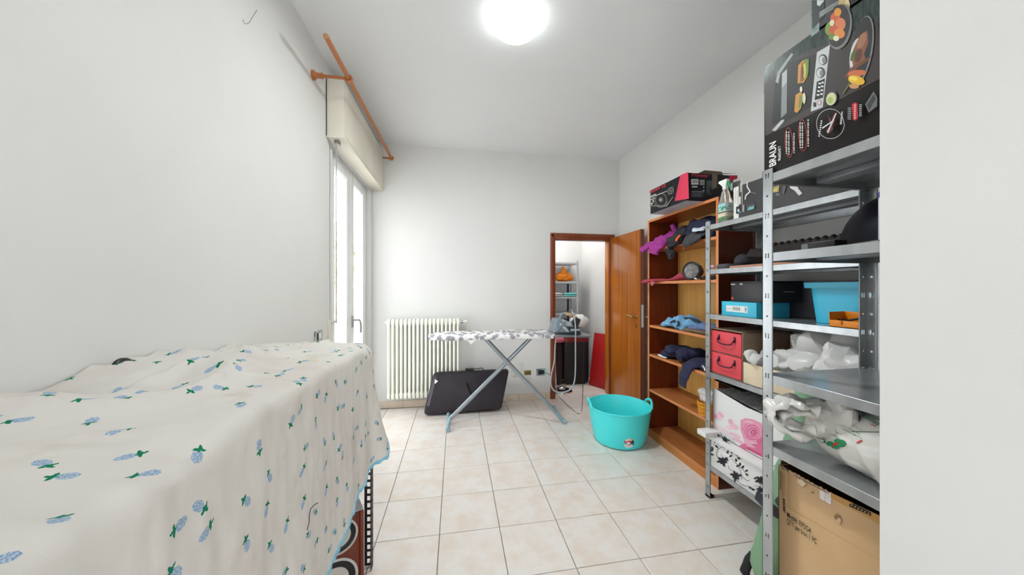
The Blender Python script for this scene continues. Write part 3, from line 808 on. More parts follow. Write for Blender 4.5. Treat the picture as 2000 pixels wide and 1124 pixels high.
A0, A1 = V((.262, 3.17, .885)), V((1.045, 3.14, .045)); Bq0, Bq1 = V((.785, 3.225, .885)), V((-.055, 3.25, .075))
b = B(); b.tube([A0, A1], .015, 12, flat=1.3); obj('leg', b, MTUBE, IB)
b = B(); b.tube([Bq0, Bq1], .0155, 12, flat=1.3); obj('leg', b, MTUBE, IB)
b = B(); b.tube([(.49, 3.15, .625), (.49, 3.26, .625)], .012, 10); b.cbox((.49, 3.19, .628), .05, .012, .05, Matrix.Rotation(.75, 4, 'Y')); obj('pivot', b, MTUBE, IB, bevel=.002)
b = B(); b.tube(spline([Bq1, (-.075, 3.27, .045), (-.078, 3.34, .03), (-.078, 3.50, .03)], 5), .017, 12); b.tube(spline([(-.06, 3.25, .07), (-.074, 3.2, .04), (-.074, 3.13, .026)], 5), .018, 12); obj('foot_bar', b, MFOOT, IB)
b = B(); b.tube(spline([V((.985, 3.142, .108)), A1, (1.062, 3.138, .026)], 5), .019, 12); obj('foot', b, MFOOT, IB)
b = B(); b.tube([(1.055, 3.15, .03), (1.07, 3.52, .03)], .014, 10); obj('foot_bar', b, MFOOT, IB)
for p in ((-.074, 3.135, .024), (-.078, 3.49, .024), (1.066, 3.128, .026), (1.072, 3.51, .024)):
    b = B(); b.tube([V(p), V(p) + V((0, -.022, 0))], [.0225, .0215], 14); obj('foot_cap', b, MFOOT, IB, bevel=.004)
b = B()
b.prism([V((.885, 3.02, .893)), V((.93, 3.0, .893)), V((1.31, 3.02, .878)), V((1.335, 3.06, .876)), V((1.335, 3.28, .876)), V((1.31, 3.32, .878)), V((.93, 3.35, .905)), V((.862, 3.33, .915))], (0, 0, .010))
obj('iron_rest', b, M('iron_rest_grey', (146, 152, 160), .35, .4), IB, bevel=.003)
for y in (3.06, 3.28):
    b = B(); b.tube([(.9, y, .884), (1.30, y, .872)], .006, 8); obj('rest_wire', b, MTUBE, IB)

# steam iron on its base
MIR = M('iron_grey', (128, 140, 150), .35, c2=(118, 130, 140)); MIRD = M('iron_dark', (46, 52, 58), .35); MIRL = M('iron_light', (176, 184, 188), .3)
SB = thing('steam_generator', 'grey water tank unit with checked hose and black cable under the steam iron', 'iron base', (1.08, 3.15, .893))
def rr(cx, cy, sx, sy, z, k=.35, n=20, shear=0):
    out = []
    for i in range(n):
        a = 2 * PI * i / n; c, s = math.cos(a), math.sin(a)
        out.append(V((cx + sx * math.copysign(abs(c) ** k, c) + shear, cy + sy * math.copysign(abs(s) ** k, s), z)))
    return out
b = B(); b.rings([rr(1.08, 3.15, .145, .105, .896), rr(1.08, 3.15, .15, .11, .905), rr(1.078, 3.15, .142, .102, .925)]); obj('base_plate', b, MIRD, SB, bevel=0)
b = B(); b.rings([rr(1.02, 3.15, .085, .10, .922), rr(1.02, 3.15, .084, .10, .945), rr(1.01, 3.15, .062, .094, .985), rr(.998, 3.15, .040, .085, 1.03), rr(.995, 3.15, .030, .07, 1.055)]); obj('water_tank', b, MIR, SB)
b = B(); b.rings([rr(1.155, 3.15, .062, .10, .922), rr(1.155, 3.15, .060, .098, .955), rr(1.15, 3.15, .050, .088, .975)]); obj('rear_block', b, MIRD, SB)
for s in (-1, 1):
    b = B(); b.prism([V((.945, 3.044, .925)), V((.975, 3.044, .925)), V((1.075, 3.05, 1.02)), V((1.05, 3.05, 1.035))], (0, .006, 0)) if s < 0 else b.prism([V((1.10, 3.044, .925)), V((1.065, 3.044, .925)), V((.99, 3.05, 1.0)), V((1.01, 3.05, 1.015))], (0, .006, 0)); obj('side_trim', b, MIRL if s > 0 else MIR, SB, bevel=.002)
b = B(); b.box(1.105, 3.043, .935, 1.20, 3.05, .955); obj('label_strip', b, MIRL, SB, smooth=0)
def hose_mat():
    t = NT('checked_hose'); tc = t.n('TexCoord'); ck = t.n('TexChecker', i_Vector=tc.outputs['Object'], i_Scale=150.0, i_1=(*lin((214, 218, 222)), 1), i_2=(*lin((88, 96, 106)), 1))
    t.link(ck.outputs[0], t.bs.inputs['Base Color']); t.bs.inputs['Roughness'].default_value = .8; return t.m
hp_ = [(1086, 657), (1084, 680), (1083, 705), (1077, 732), (1076, 752), (1083, 764), (1098, 767), (1114, 761), (1122, 745), (1124, 715), (1124, 680), (1124, 640), (1121, 618), (1116, 606)]
yy = [3.03, 3.0, 3.0, 3.0, 3.0, 3.0, 3.0, 3.0, 3.0, 3.0, 3.0, 3.02, 3.06, 3.12]
b = B(); b.tube(spline([ay(x, y, q) for (x, y), q in zip(hp_, yy)], 5), .0068, 10); obj('steam_hose', b, hose_mat(), SB)
cp = [V((1.045, 3.838, .335)), V((1.06, 3.815, .33)), ay(1074, 733, 3.80), ay(1080, 746, 3.76), ay(1085, 766, 3.6), ay(1100, 784, 3.42), az(1121, 803, .006), az(1130, 809, .006), az(1136, 803, .01), ay(1138, 775, 3.2), ay(1139, 720, 3.15), ay(1140, 665, 3.15), V((1.225, 3.15, .93))]
b = B(); b.tube(spline(cp, 6), .0032, 8); obj('power_cable', b, MBLACK, SB)
b = B(); b.tube(spline([ay(1083, 765, 3.3), ay(1098, 768, 3.3), ay(1104, 758, 3.3), ay(1098, 742, 3.3), az(1085, 772, .05)], 6), .0028, 8); obj('cable_curl', b, MBLACK, SB)
b = B(); b.cbox((1.03, 3.838, .335), .046, .02, .044); b.tube([(1.03, 3.845, .335), (1.03, 3.80, .33)], [.018, .012], 12); obj('plug', b, MBLACK, SB, bevel=.004)
IR = thing('steam_iron', 'grey steam iron with cork handle parked tilted on its base', 'iron', (1.06, 3.15, .99))
def irn(t): return Matrix.Translation((1.075, 3.15, .978)) @ Matrix.Rotation(.42, 4, 'Y') @ Matrix.Translation(V(t))
Mi_ = Matrix.Translation((1.078, 3.15, .975)) @ Matrix.Rotation(.40, 4, 'Y')
def sole(s, z, n=20):
    o_ = []
    for i in range(n):
        f = i / n * 2 * PI; x = -math.cos(f) * .115; w = .055 * min(1, ((x + .115) / .10)) ** .6 if x < -.015 else .055
        o_.append(Mi_ @ V((x * s, math.copysign(1, math.sin(f)) * w * s * abs(math.sin(f)) ** .5, z)))
    return o_
b = B(); b.rings([sole(1, 0), sole(1, .007)]); obj('soleplate', b, MCHROME, IR)
b = B(); b.rings([sole(.97, .008), sole(.95, .03), sole(.8, .045), sole(.55, .054)]); obj('body', b, MIRL, IR)
b = B(); b.rings([[Mi_ @ V((x, y, z)) for x, y in rect(x0, -w, x1, w)] for x0, x1, w, z in ((.04, .118, .045, .03), (.06, .125, .04, .07), (.075, .128, .03, .115), (.07, .125, .024, .125))]); obj('heel', b, MIRD, IR, bevel=.006)
b = B(); b.tube(spline([Mi_ @ V(q) for q in ((-.062, 0, .045), (-.072, 0, .085), (-.055, 0, .112), (-.03, 0, .118))], 5), [.018] * 8 + [.016] * 8, 10); obj('front_post', b, MIR, IR)
b = B(); b.tube(spline([Mi_ @ V(q) for q in ((-.05, 0, .114), (.0, 0, .122), (.05, 0, .124), (.09, 0, .118))], 5), .017, 12); obj('handle', b, M('cork', (214, 184, 146), .8, c2=(190, 156, 116), scale=60), IR)
b = B(); b.tube([Mi_ @ V((-.02, 0, .052)), Mi_ @ V((-.02, 0, .075))], [.022, .018], 14); obj('dial', b, MIRD, IR)

# ================================================================== BLACK CASE LEANING ON THE RADIATOR
ca = thing('folded_massage_table_case', 'black folding case with carry handles leaning on the radiator behind the ironing board', 'case', (.13, 3.62, 0))
MCASE = M('black_purple_vinyl', (50, 42, 50), .5, c2=(40, 34, 42), scale=6, bump=.1, bscale=200); MCASEL = M('case_side_vinyl', (104, 98, 114), .5)
O_ = V((-.335, 3.585, .012)); 
Uc = (V((.49, 3.60, .012)) - O_); UL = Uc.length; Uc.normalize()
Vc = (V((-.235, 3.655, .43)) - O_); VL = Vc.length; Vc.normalize(); Nc = Uc.cross(Vc).normalized()   # faces the camera
if Nc.y > 0: Nc = -Nc
def cpt(u, v, w): return O_ + Uc * (u * UL) + Vc * (v * VL) + Nc * w
def half(w0, w1, w2):
    b = B(); R = []
    for w, s in ((w0, .0), (w1, .0), (w2, .022)):
        poly = []
        for cx, cy in ((0, 0), (1, 0), (1, 1), (0, 1)):
            rad = .035
            for k in range(5):
                a = {(0, 0): PI, (1, 0): 1.5 * PI, (1, 1): 0, (0, 1): PI / 2}[(cx, cy)] + (PI / 2) * k / 4
                x = (rad if cx == 0 else UL - rad) + rad * math.cos(a); y = (rad if cy == 0 else VL - rad) + rad * math.sin(a)
                x = s + x * (UL - 2 * s) / UL; y = s + y * (VL - 2 * s) / VL
                poly.append(O_ + Uc * x + Vc * y + Nc * w)
        R.append(poly)
    b.rings(R); return b
obj('front_half', half(.004, .052, .062), MCASE, ca, bevel=.004)
obj('rear_half', half(-.004, -.045, -.05), MCASE, ca, bevel=.004)
b = B(); b.tube([p for p in half(0, 0, 0).v[:20]] + [half(0, 0, 0).v[0]], .0055, 8); obj('piping', b, MRUB, ca)
b = B(); b.prism([cpt(.012, .22, .058), cpt(.014, .88, .058), cpt(.045, .90, .0635), cpt(.043, .2, .0635)], Nc * .0012); obj('side_strip', b, MCASEL, ca, smooth=0)
b = B(); b.tube(spline([cpt(.40, .99, .02), cpt(.43, 1.06, .02), cpt(.47, 1.05, .02), cpt(.58, 1.055, .02), cpt(.63, 1.06, .02), cpt(.65, .99, .02)], 6), .009, 8, flat=.5); b.cbox(cpt(.46, 1.03, .02), .09, .05, .03); obj('handle', b, MRUB, ca, bevel=.006)
b = B(); b.tube(spline([cpt(.46, .72, .064), cpt(.49, .60, .085), cpt(.56, .43, .09), cpt(.64, .44, .09), cpt(.69, .58, .085), cpt(.70, .78, .064)], 6), .012, 8, flat=.3); obj('handle', b, MRUB, ca)
b = B(); b.prism([cpt(.035, .84, .0622), cpt(.075, .80, .0622), cpt(.045, .74, .0622)], Nc * .004); obj('logo_tag', b, MCHROME, ca, smooth=0)

# ================================================================== TURQUOISE TUB
tc_ = V((1.44, 2.715, 0))
TB = thing('laundry_tub', 'turquoise flexible laundry tub with two handles and a round sticker on the floor', 'tub', tc_)
b = B(); H_ = .315
prof = [(.001, .004), (.19, .004), (.212, .010), (.222, .03), (.248, .16), (.268, H_ - .012), (.274, H_ - .006), (.274, H_), (.268, H_ + .002), (.263, H_ - .008), (.243, .16), (.217, .035), (.2, .018), (.001, .016)]
b.lathe(prof, 48, Matrix.Translation(tc_), cap=False); obj('bowl', b, MTURQ, TB)
for a0 in (-.22, PI - .22):
    b = B(); pts = []
    for k in range(13):
        f = k / 12; ang = a0 + (f - .5) * .62; hgt = math.sin(PI * f) ** .55 * .055; rad = .270 + .004 * math.sin(PI * f)
        pts.append(tc_ + V((rad * math.cos(ang), rad * math.sin(ang), H_ - .008 + hgt)))
    b.tube(pts, .0105, 10); obj('handle', b, MTURQ, TB)
sa = -1.72
stk = B(); 
def tubpt(du, dz):
    z = .075 + dz; r = .222 + (.248 - .222) * (z - .03) / .13 + .0008; a = sa + du / .23
    return tc_ + V((r * math.cos(a), r * math.sin(a), z))
def tubn(p): d = p - tc_; d.z = 0; d.normalize(); return d
def tubshape(poly, lift): return [p + tubn(p) * lift for p in (tubpt(x, y) for x, y in poly)]
shp = []
RS = .044
def wedge(a0, a1, r0, r1, n=6): return [(r1 * math.cos(a0 + (a1 - a0) * k / n), r1 * math.sin(a0 + (a1 - a0) * k / n)) for k in range(n + 1)] + [(r0 * math.cos(a1 - (a1 - a0) * k / n), r0 * math.sin(a1 - (a1 - a0) * k / n)) for k in range(n + 1)]
for k in range(12): shp.append((wedge(k * PI / 6, (k + 1) * PI / 6, 0, RS, 3), (238, 244, 246), 0))
for a0, a1, col in ((2.45, 3.05, (206, 92, 170)), (3.05, 3.55, (120, 228, 206)), (.1, .85, (34, 50, 112)), (-.45, .1, (44, 130, 110)), (.9, 1.4, (246, 200, 120)), (1.75, 2.25, (236, 220, 150))): shp.append((wedge(a0, a1, RS * .45, RS * .98), col, .0006))
shp.append((ell(0, .004, RS * .46, RS * .46), (196, 40, 66), .0012)); shp.append((ell(-.004, .002, RS * .33, RS * .28), (244, 236, 238), .0018)); shp.append((rect(-.018, -.031, .018, -.027), (190, 200, 206), .0012))
prints('sticker', TB, [(tubshape(p, l + .001), c) for p, c, l in shp], tubn(tubpt(0, 0)), lift=.0005)

# ================================================================== BOOKCASE
KX0, KX1, KY0, KY1, KH = 1.74, 2.04, 1.925, 2.742, 1.975
BK = thing('bookcase', 'reddish wooden open bookcase against the right wall between the door and the steel racks', 'bookcase', (1.89, 2.33, 0))
th = .02
for y in (KY0, KY1 - th):
    b = B(); b.box(KX0 + .001, y, 0, KX1, y + th, KH); s = obj('side_panel', b, MWOODD, BK, smooth=0)
    b = B(); b.box(KX0 - .001, y - .0003, 0, KX0 + .0012, y + th + .0003, KH); obj('edge_band', b, MWOODE, s, smooth=0)
b = B(); b.box(KX0 + .001, KY0 + th, KH - th, KX1, KY1 - th, KH); s = obj('top_panel', b, MWOODR, BK, smooth=0)
b = B(); b.box(KX0 - .001, KY0 + th, KH - th - .0003, KX0 + .0012, KY1 - th, KH + .0003); obj('edge_band', b, MWOODE, s, smooth=0)
b = B(); b.box(KX1 - .008, KY0 + th, .03, KX1 - .003, KY1 - th, KH - th); obj('back_panel', b, MWOODG, BK, smooth=0)
KS = [.075, .435, .755, 1.02, 1.415, 1.71]
for z in KS:
    x0 = KX0 + (.001 if z < .1 else .004)
    b = B(); b.box(x0, KY0 + th + .001, z - th, KX1 - .009, KY1 - th - .001, z); s = obj('shelf', b, MWOODS, BK, smooth=0)
    b = B(); b.box(x0 - .002, KY0 + th + .001, z - th - .0003, x0 + .0005, KY1 - th - .001, z + .0003); obj('edge_band', b, MWOODE, s, smooth=0)
b = B(); b.box(KX0 + .001, KY0 + th, 0, KX0 + .018, KY1 - th, .0545); obj('plinth', b, M('plinth_orange', (206, 132, 64), .35, c2=(194, 118, 52), stretch=(1, .3, 6)), BK, smooth=0)

# ================================================================== STEEL RACKS
def rack(name, label, x0, x1, y0, y1, H, levels, tall):
    R = thing(name, label, 'shelf rack', ((x0 + x1) / 2, (y0 + y1) / 2, 0), 'galvanised steel racks')
    for sx in (0, 1):
        for sy in (0, 1):
            b = B(); cx = x1 if sx else x0; cy = y1 if sy else y0; ux = -1 if sx else 1; uy = -1 if sy else 1
            flange(b, (cx, cy, .004), (ux, 0, 0), H - .004, (0, uy, 0), .0016); flange(b, (cx, cy, .004), (0, uy, 0), H - .004, (ux, 0, 0), .0016)
            for q in ((cx + ux * .0345, cy + uy * .002), (cx + ux * .002, cy + uy * .0345)): b.tube([(q[0], q[1], .004), (q[0], q[1], H)], .0022, 6)
            p = obj('post', b, MSTEEL, R, smooth=0)
            b = B(); b.box(cx - (.002 if not sx else .036), cy - (.002 if not sy else .036), 0.0005, cx + (.036 if not sx else .002), cy + (.036 if not sy else .002), .016); obj('foot_cap', b, MRUB, p, bevel=.002)
    for z in levels:
        b = B(); e = .0025; X0, X1, Y0, Y1 = x0 + e, x1 - e, y0 + e, y1 - e; t = .0012; lip = .030
        b.box(X0, Y0, z - t, X1, Y1, z)
        for q in ((X0, Y0, X0 + t, Y1), (X1 - t, Y0, X1, Y1), (X0, Y0, X1, Y0 + t), (X0, Y1 - t, X1, Y1)): b.box(q[0], q[1], z - lip, q[2], q[3], z)
        b.box(X0, Y0, z - lip, X0 + .014, Y1, z - lip + t); b.box(X1 - .014, Y0, z - lip, X1, Y1, z - lip + t)
        b.box(X0, Y0, z - lip, X1, Y0 + .014, z - lip + t); b.box(X0, Y1 - .014, z - lip, X1, Y1, z - lip + t)
        s = obj('shelf', b, MSTEEL, R, bevel=.0006, seg=1, smooth=0)
        b = B(); xm = (x0 + x1) / 2; b.box(xm - .03, Y0 + .02, z - .022, xm + .03, Y1 - .02, z - t); obj('stiffener', b, MSTEEL2, s, bevel=.003)
    return R
S1L = [1.765, 1.478, 1.19, .815, .215]; S2L = [1.757, 1.482, 1.058, .812, .12]
R1X, R2X = 1.61, 1.075
rack('steel_rack', 'galvanised steel shelf rack between the bookcase and the nearer rack', R1X, 2.03, .995, 1.889, 1.79, S1L, 1)
rack('steel_rack', 'nearest galvanised steel shelf rack, at the right edge, with the black grill box on top', R2X, 1.535, .13, .992, 1.775, S2L, 1)
# ================================================================== THINGS ON THE RACKS AND IN THE BOOKCASE
def carton(name, label, cat, p0, p1, mat, bevel=.0025, part='carton', group=None):
    t = thing(name, label, cat, ((p0[0] + p1[0]) / 2, (p0[1] + p1[1]) / 2, p0[2]), group)
    b = B(); b.box(*p0, *p1); obj(part, b, mat, t, bevel=bevel)
    return t
NX = (-1, 0, 0); NY = (0, -1, 0)
E0 = .0008

# ---- black grill carton and the carton on it (near rack, top)
MBOXB = M('black_print_carton', (32, 27, 26), .45, c2=(26, 22, 22), spec=.2); MTAPE = M('clear_tape_shine', (120, 140, 138), .15, .2, c2=(160, 176, 174), scale=14, stretch=(1, 6, 6))
GX = 1.083
gb = carton('grill_carton', 'big black carton with a contact grill and food pictures on top of the nearest rack', 'carton', (GX, .42, 1.758), (1.41, .994, 2.135), MBOXB)
b = B(); b.box(GX - .0006, .44, 2.05, GX, .993, 2.1356); b.box(GX - .0006, .44, 2.135, 1.40, .9945, 2.1362); b.box(GX + .01, .9938, 1.80, 1.40, .9946, 2.13); b.box(GX+.002,.70,2.135,GX+.0035,.99,2.148); obj('clear_wrap', b, M('clear_wrap', (70, 84, 82), .18, .1, c2=(50, 56, 56), scale=20, stretch=(1, 8, 2)), gb, smooth=0)
K = .32037
def g2(pts): return [ax(1460 + x * K, y * K, GX) for x, y in pts]
sh_ = []
def S(pts, col): sh_.append((g2(pts), col))
S([(110, 830), (105, 520), (330, 330), (560, 230), (800, 130), (812, 480), (560, 610), (390, 700)], (58, 50, 48))
S([(150, 760), (165, 520), (260, 380), (420, 330), (430, 400), (400, 640), (310, 700), (220, 750)], (24, 24, 26))
S([(205, 722), (212, 450), (243, 420), (240, 690)], (128, 132, 134)); S([(212, 450), (243, 420), (241, 500), (210, 540)], (170, 174, 176))
S([(150, 795), (205, 735), (226, 728), (222, 742), (172, 800)], (180, 184, 186)); S([(172, 500), (185, 440), (268, 325), (282, 330), (200, 450), (190, 510)], (150, 154, 156))
S([(425, 320), (505, 273), (460, 655), (387, 682)], (196, 200, 202)); S([(424, 500), (474, 478), (462, 596), (411, 612)], (18, 20, 24))
for y in (505, 528, 552, 575): S(rect(424 + (575 - y) * .15, y, 440 + (575 - y) * .15, y + 9), (220, 224, 226)); S(rect(446 + (575 - y) * .1, y - 6, 460 + (575 - y) * .1, y + 4), (220, 224, 226))
for cx, cy in ((463, 364), (448, 443)): S(ell(cx, cy, 27, 33), (60, 62, 64)); S(ell(cx - 4, cy + 2, 20, 26), (206, 208, 208)); S(ell(cx + 6, cy + 4, 12, 20), (130, 132, 134))
S(rect(404, 625, 420, 652), (40, 42, 44)); S(ell(440, 627, 12, 15), (190, 60, 50)); S(ell(440, 627, 9, 12), (210, 212, 212))
S([(308, 510), (312, 400), (340, 368), (372, 372), (368, 470), (345, 505)], (196, 140, 60)); S([(322, 505), (330, 390), (352, 372), (350, 490)], (150, 92, 40)); S([(345, 490), (352, 360), (378, 362), (374, 452)], (108, 134, 52)); S(ell(350, 430, 10, 46), (188, 190, 84)); S(ell(338, 440, 8, 40), (120, 60, 36))
S([(288, 680), (296, 580), (325, 560), (345, 580), (330, 660), (305, 690)], (196, 140, 66)); S([(312, 660), (320, 580), (340, 585), (330, 650)], (120, 140, 56)); S(ell(348, 600, 10, 34), (212, 206, 180)); S(ell(330, 545, 8, 18), (226, 224, 206))
S(ell(700, 310, 66, 218, .18), (128, 130, 130)); S(ell(696, 306, 60, 208, .18), (44, 44, 46)); S(ell(664, 330, 34, 100, .2), (214, 214, 210))
S([(650, 300), (690, 215), (735, 185), (740, 260), (715, 330), (725, 370), (650, 420), (640, 360)], (136, 88, 62)); S(ell(700, 250, 22, 55, .4), (164, 114, 84)); S(ell(680, 340, 20, 44, .3), (96, 58, 42)); S(ell(645, 340, 10, 36, .3), (72, 104, 44)); S([(595, 470), (640, 410), (690, 380), (760, 340), (740, 372), (680, 410), (620, 470)], (120, 70, 46))
S(ell(672, 447, 58, 20, -.12), (206, 110, 66)); S(ell(668, 490, 52, 28, .25), (232, 182, 40)); S(ell(650, 480, 26, 13, .25), (246, 214, 90)); S(ell(655, 526, 30, 16, 0), (206, 150, 100)); S([(580, 575), (625, 505), (634, 512), (590, 572)], (92, 110, 44))
S(ell(565, 165, 76, 140, .15), (120, 122, 124)); S(ell(558, 158, 70, 132, .15), (52, 50, 50))
for cx, cy, rx, ry, col in ((505, 175, 28, 42, (120, 148, 62)), (540, 110, 30, 36, (206, 96, 60)), (570, 150, 32, 40, (216, 128, 84)), (530, 185, 28, 34, (200, 92, 58)), (565, 205, 34, 30, (222, 140, 70)), (520, 225, 22, 20, (112, 140, 60)), (545, 235, 18, 16, (232, 228, 200)), (555, 75, 22, 26, (222, 150, 60)), (520, 140, 14, 20, (226, 220, 190))): S(ell(cx, cy, rx, ry, .2), col)
S(ell(518, 600, 34, 46, .3), (70, 70, 70)); S(ell(515, 604, 30, 40, .3), (206, 210, 160)); S(ell(510, 612, 16, 20), (170, 188, 110))
for cx, cy, rx, ry in ((258, 870, 25, 92), (344, 826, 26, 98)):
    for q in ringq(cx, cy, rx, ry, 4, -.04): S(q, (176, 56, 50))
for x, y0, y1 in ((247, 940, 800), (262, 945, 800), (294, 935, 810), (333, 905, 745), (347, 905, 745), (383, 895, 725)):
    for k in range(11):
        a = y0 + (y1 - y0) * k / 11; S(rect(x - 4, a, x + 3, a - abs(y1 - y0) / 11 * (.55 + .35 * ((k * 7) % 3) / 2)), (214, 208, 204))
for q in ringq(520, 757, 86, 92, 3, 0, 40): S(q, (206, 206, 206))
S([(520, 770), (545, 690), (548, 735), (528, 790)], (150, 40, 44)); S([(490, 800), (520, 770), (505, 700), (530, 740), (540, 790), (515, 815)], (96, 40, 40)); S([(500, 810), (555, 690), (560, 694), (508, 815)], (220, 220, 220)); S([(470, 780), (540, 735), (542, 740), (474, 788)], (220, 220, 220))
for k in range(8): S(rect(448 + k * 2.2, 835 - k * 13, 458 + k * 2.2, 828 - k * 13), (226, 226, 226)); S(rect(580 + k * 1.5, 760 - k * 10, 592 + k, 754 - k * 10), (226, 226, 226))
S([(662, 735), (655, 640), (672, 627), (688, 634), (692, 720), (680, 736)], (206, 44, 56)); 
for k in range(7): S(rect(671, 640 + k * 13, 678, 648 + k * 13), (240, 220, 220)); S(rect(700, 640 + k * 11, 716, 645 + k * 11), (190, 190, 190)); S(rect(630, 660 + k * 11, 652, 664 + k * 11), (190, 190, 190))
S([(738, 640), (790, 560), (812, 600), (812, 650), (760, 690)], (110, 112, 114)); S([(748, 640), (790, 578), (804, 606), (762, 676)], (60, 62, 64))
sh_.append(([V((GX, y, z)) for y, z in ((.42, 1.77), (.56, 1.77), (.62, 1.95), (.55, 2.12), (.42, 2.12))], (50, 44, 43)))
prints('printed_picture', gb, sh_, NX)
def gtext(t, zx, zy, zy1, hcap, mat, bold=0):
    p = ax(1460 + zx * K, zy * K, GX); q = ax(1460 + zx * K, zy1 * K, GX)
    lettering(t, p, (0, 0, 1), (0, 1, 0), hcap, mat, gb, w=(q.z - p.z), bold=bold)
gtext('BRAUN', 178, 1006, 858, .024, MINKW, .02)
gtext('MultiGrill 7', 207, 976, 888, .010, MINKW, .01)
g2b = carton('glossy_carton', 'black carton with a tape-covered corner standing on the big grill carton', 'carton', (GX + .002, .40, 2.1375), (1.40, .838, 2.50), MBOXB)
X_ = GX + .002; zz = lambda pts: [ax(1460 + x * K, y * K, X_) for x, y in pts]
prints('printed_picture', g2b, [(zz([(392, 2), (470, 2), (470, 100), (396, 180)]), (52, 62, 62)), (zz([(425, 2), (470, 2), (440, 38), (425, 30)]), (206, 210, 210))] + [(zz([(440, 75 + 9 * k), (570, -5 + 9 * k), (570, -1 + 9 * k), (440, 80 + 9 * k)]), (176, 182, 182)) for k in range(4)] + [(zz(ell(585, 20, 28, 48, .3)), (198, 170, 120)), (zz(ell(610, 40, 16, 46)), (222, 204, 164)), (zz(ell(560, 55, 18, 26)), (206, 150, 90))], NX)
b = B(); b.box(X_ - .0006, .815, 2.138, X_, .8386, 2.5); b.box(X_, .8378, 2.14, 1.39, .8386, 2.5); obj('clear_tape', b, MTAPE, g2b, smooth=0)

# ---- far rack, top: spray bottle, long carton
SBt = thing('spray_bottle', 'clear spray bottle with white and green trigger head and green label on the rack top', 'bottle', (1.672, 1.795, 1.766))
bx, by, bz = 1.672, 1.795, 1.766
mq = NT('pale_liquid_bottle'); mq.bs.inputs['Base Color'].default_value = (*lin((250, 244, 234)), 1); mq.bs.inputs['Roughness'].default_value = .12; mq.bs.inputs['Transmission Weight'].default_value = .8; mq.bs.inputs['IOR'].default_value = 1.3
b = B(); b.rings([rr(bx, by, sx, sy, bz + z, .6) for sx, sy, z in ((.028, .040, 0), (.031, .044, .006), (.031, .045, .09), (.028, .040, .13), (.022, .028, .155), (.018, .021, .19), (.014, .015, .205), (.013, .013, .215))]); obj('bottle_body', b, mq.m, SBt)
b = B(); b.rings([rr(bx - .0012, by, sx, sy, bz + z, .6) for sx, sy, z in ((.031, .036, .014), (.0312, .038, .02), (.0312, .038, .10), (.029, .034, .122))], cap=False)
lb = NT('bottle_label'); tcn = lb.n('TexCoord'); sz = lb.n('SeparateXYZ', i_0=tcn.outputs['Object']); ns = lb.n('TexNoise', i_Vector=tcn.outputs['Object'], i_Scale=60.0)
c_ = lb.mix(lb.math('GREATER_THAN', sz.outputs[2], .074), lin((214, 200, 178)), lin((156, 200, 206)))
c_ = lb.mix(lb.math('MULTIPLY', lb.math('LESS_THAN', sz.outputs[2], .038), lb.math('GREATER_THAN', ns.outputs[0], .42)), c_, lin((70, 120, 70)))
c_ = lb.mix(lb.math('COMPARE', sz.outputs[2], .0655, .004), c_, lin((44, 84, 58)))
c_ = lb.mix(lb.math('MULTIPLY', lb.math('COMPARE', sz.outputs[2], .09, .012), lb.math('GREATER_THAN', ns.outputs[0], .5)), c_, lin((40, 130, 96)))
lb.link(c_, lb.bs.inputs['Base Color']); obj('label', b, lb.m, SBt)
b = B(); b.lathe([(.016, .212), (.016, .232), (.012, .238)], 16, Matrix.Translation((bx, by, bz))); b.rings([[V((bx + x, by + y, bz + z)) for x, y in rect(-w, y0, w, y1)] for y0, y1, w, z in ((-.014, .016, .010, .235), (-.020, .030, .012, .252), (-.022, .046, .012, .266), (-.016, .040, .009, .276))]); obj('spray_head', b, MPLAST, SBt, bevel=.002)
b = B(); b.rings([[V((bx + x, by + y, bz + z)) for x, y in rect(-.006, y0, .006, y1)] for y0, y1, z in ((-.052, -.040, .198), (-.050, -.036, .215), (-.036, -.022, .24), (-.030, -.014, .258))]); obj('trigger', b, M('green_trigger', (0, 150, 84), .35), SBt, bevel=.002)

MBOXG = M('charcoal_carton', (62, 59, 62), .45, c2=(56, 53, 56))
LX = 1.655
lc = carton('monitor_arm_carton', 'long charcoal carton with white end and arm picture on the rack behind the post', 'carton', (LX, 1.06, 1.7662), (1.80, 1.715, 1.965), MBOXG)
KK = 140 / 1210
def l2(pts): return [ax(1380 + x * KK, 320 + y * KK, LX) for x, y in pts]
sh_ = []
def S2(p, c): sh_.append((l2(p), c))
e_ = ax(1443, 400, LX).y
sh_.append(([V((LX, e_, 1.767)), V((LX, 1.715, 1.767)), V((LX, 1.715, 1.964)), V((LX, e_, 1.964))], (228, 226, 220)))
S2([(405, 305), (450, 288), (450, 460), (408, 476)], (40, 40, 44)); S2([(412, 330), (440, 320), (440, 440), (412, 452)], (150, 150, 152))
S2([(594, 240), (603, 238), (606, 690), (598, 694)], (210, 210, 208)); S2([(565, 340), (592, 325), (592, 480), (565, 500)], (92, 90, 92))
for k in range(9): S2(rect(572, 330 + k * 17, 590, 341 + k * 17), (226, 226, 224))
S2([(552, 560), (578, 550), (578, 680), (552, 690)], (226, 224, 220))
for x in (487, 520): 
    for k in range(18): S2(rect(x, 420 + k * 14 + (x - 487), x + 10, 429 + k * 14 + (x - 487)), (150, 150, 150))
for a, c_, w in (((696, 310), (690, 390), 9), ((690, 385), (742, 470), 10), ((742, 470), (672, 535), 10), ((672, 530), (658, 605), 9)):
    dx, dy = c_[0] - a[0], c_[1] - a[1]; l_ = math.hypot(dx, dy); nx_, ny_ = -dy / l_ * w, dx / l_ * w
    S2([(a[0] + nx_, a[1] + ny_), (c_[0] + nx_, c_[1] + ny_), (c_[0] - nx_, c_[1] - ny_), (a[0] - nx_, a[1] - ny_)], (226, 226, 226))
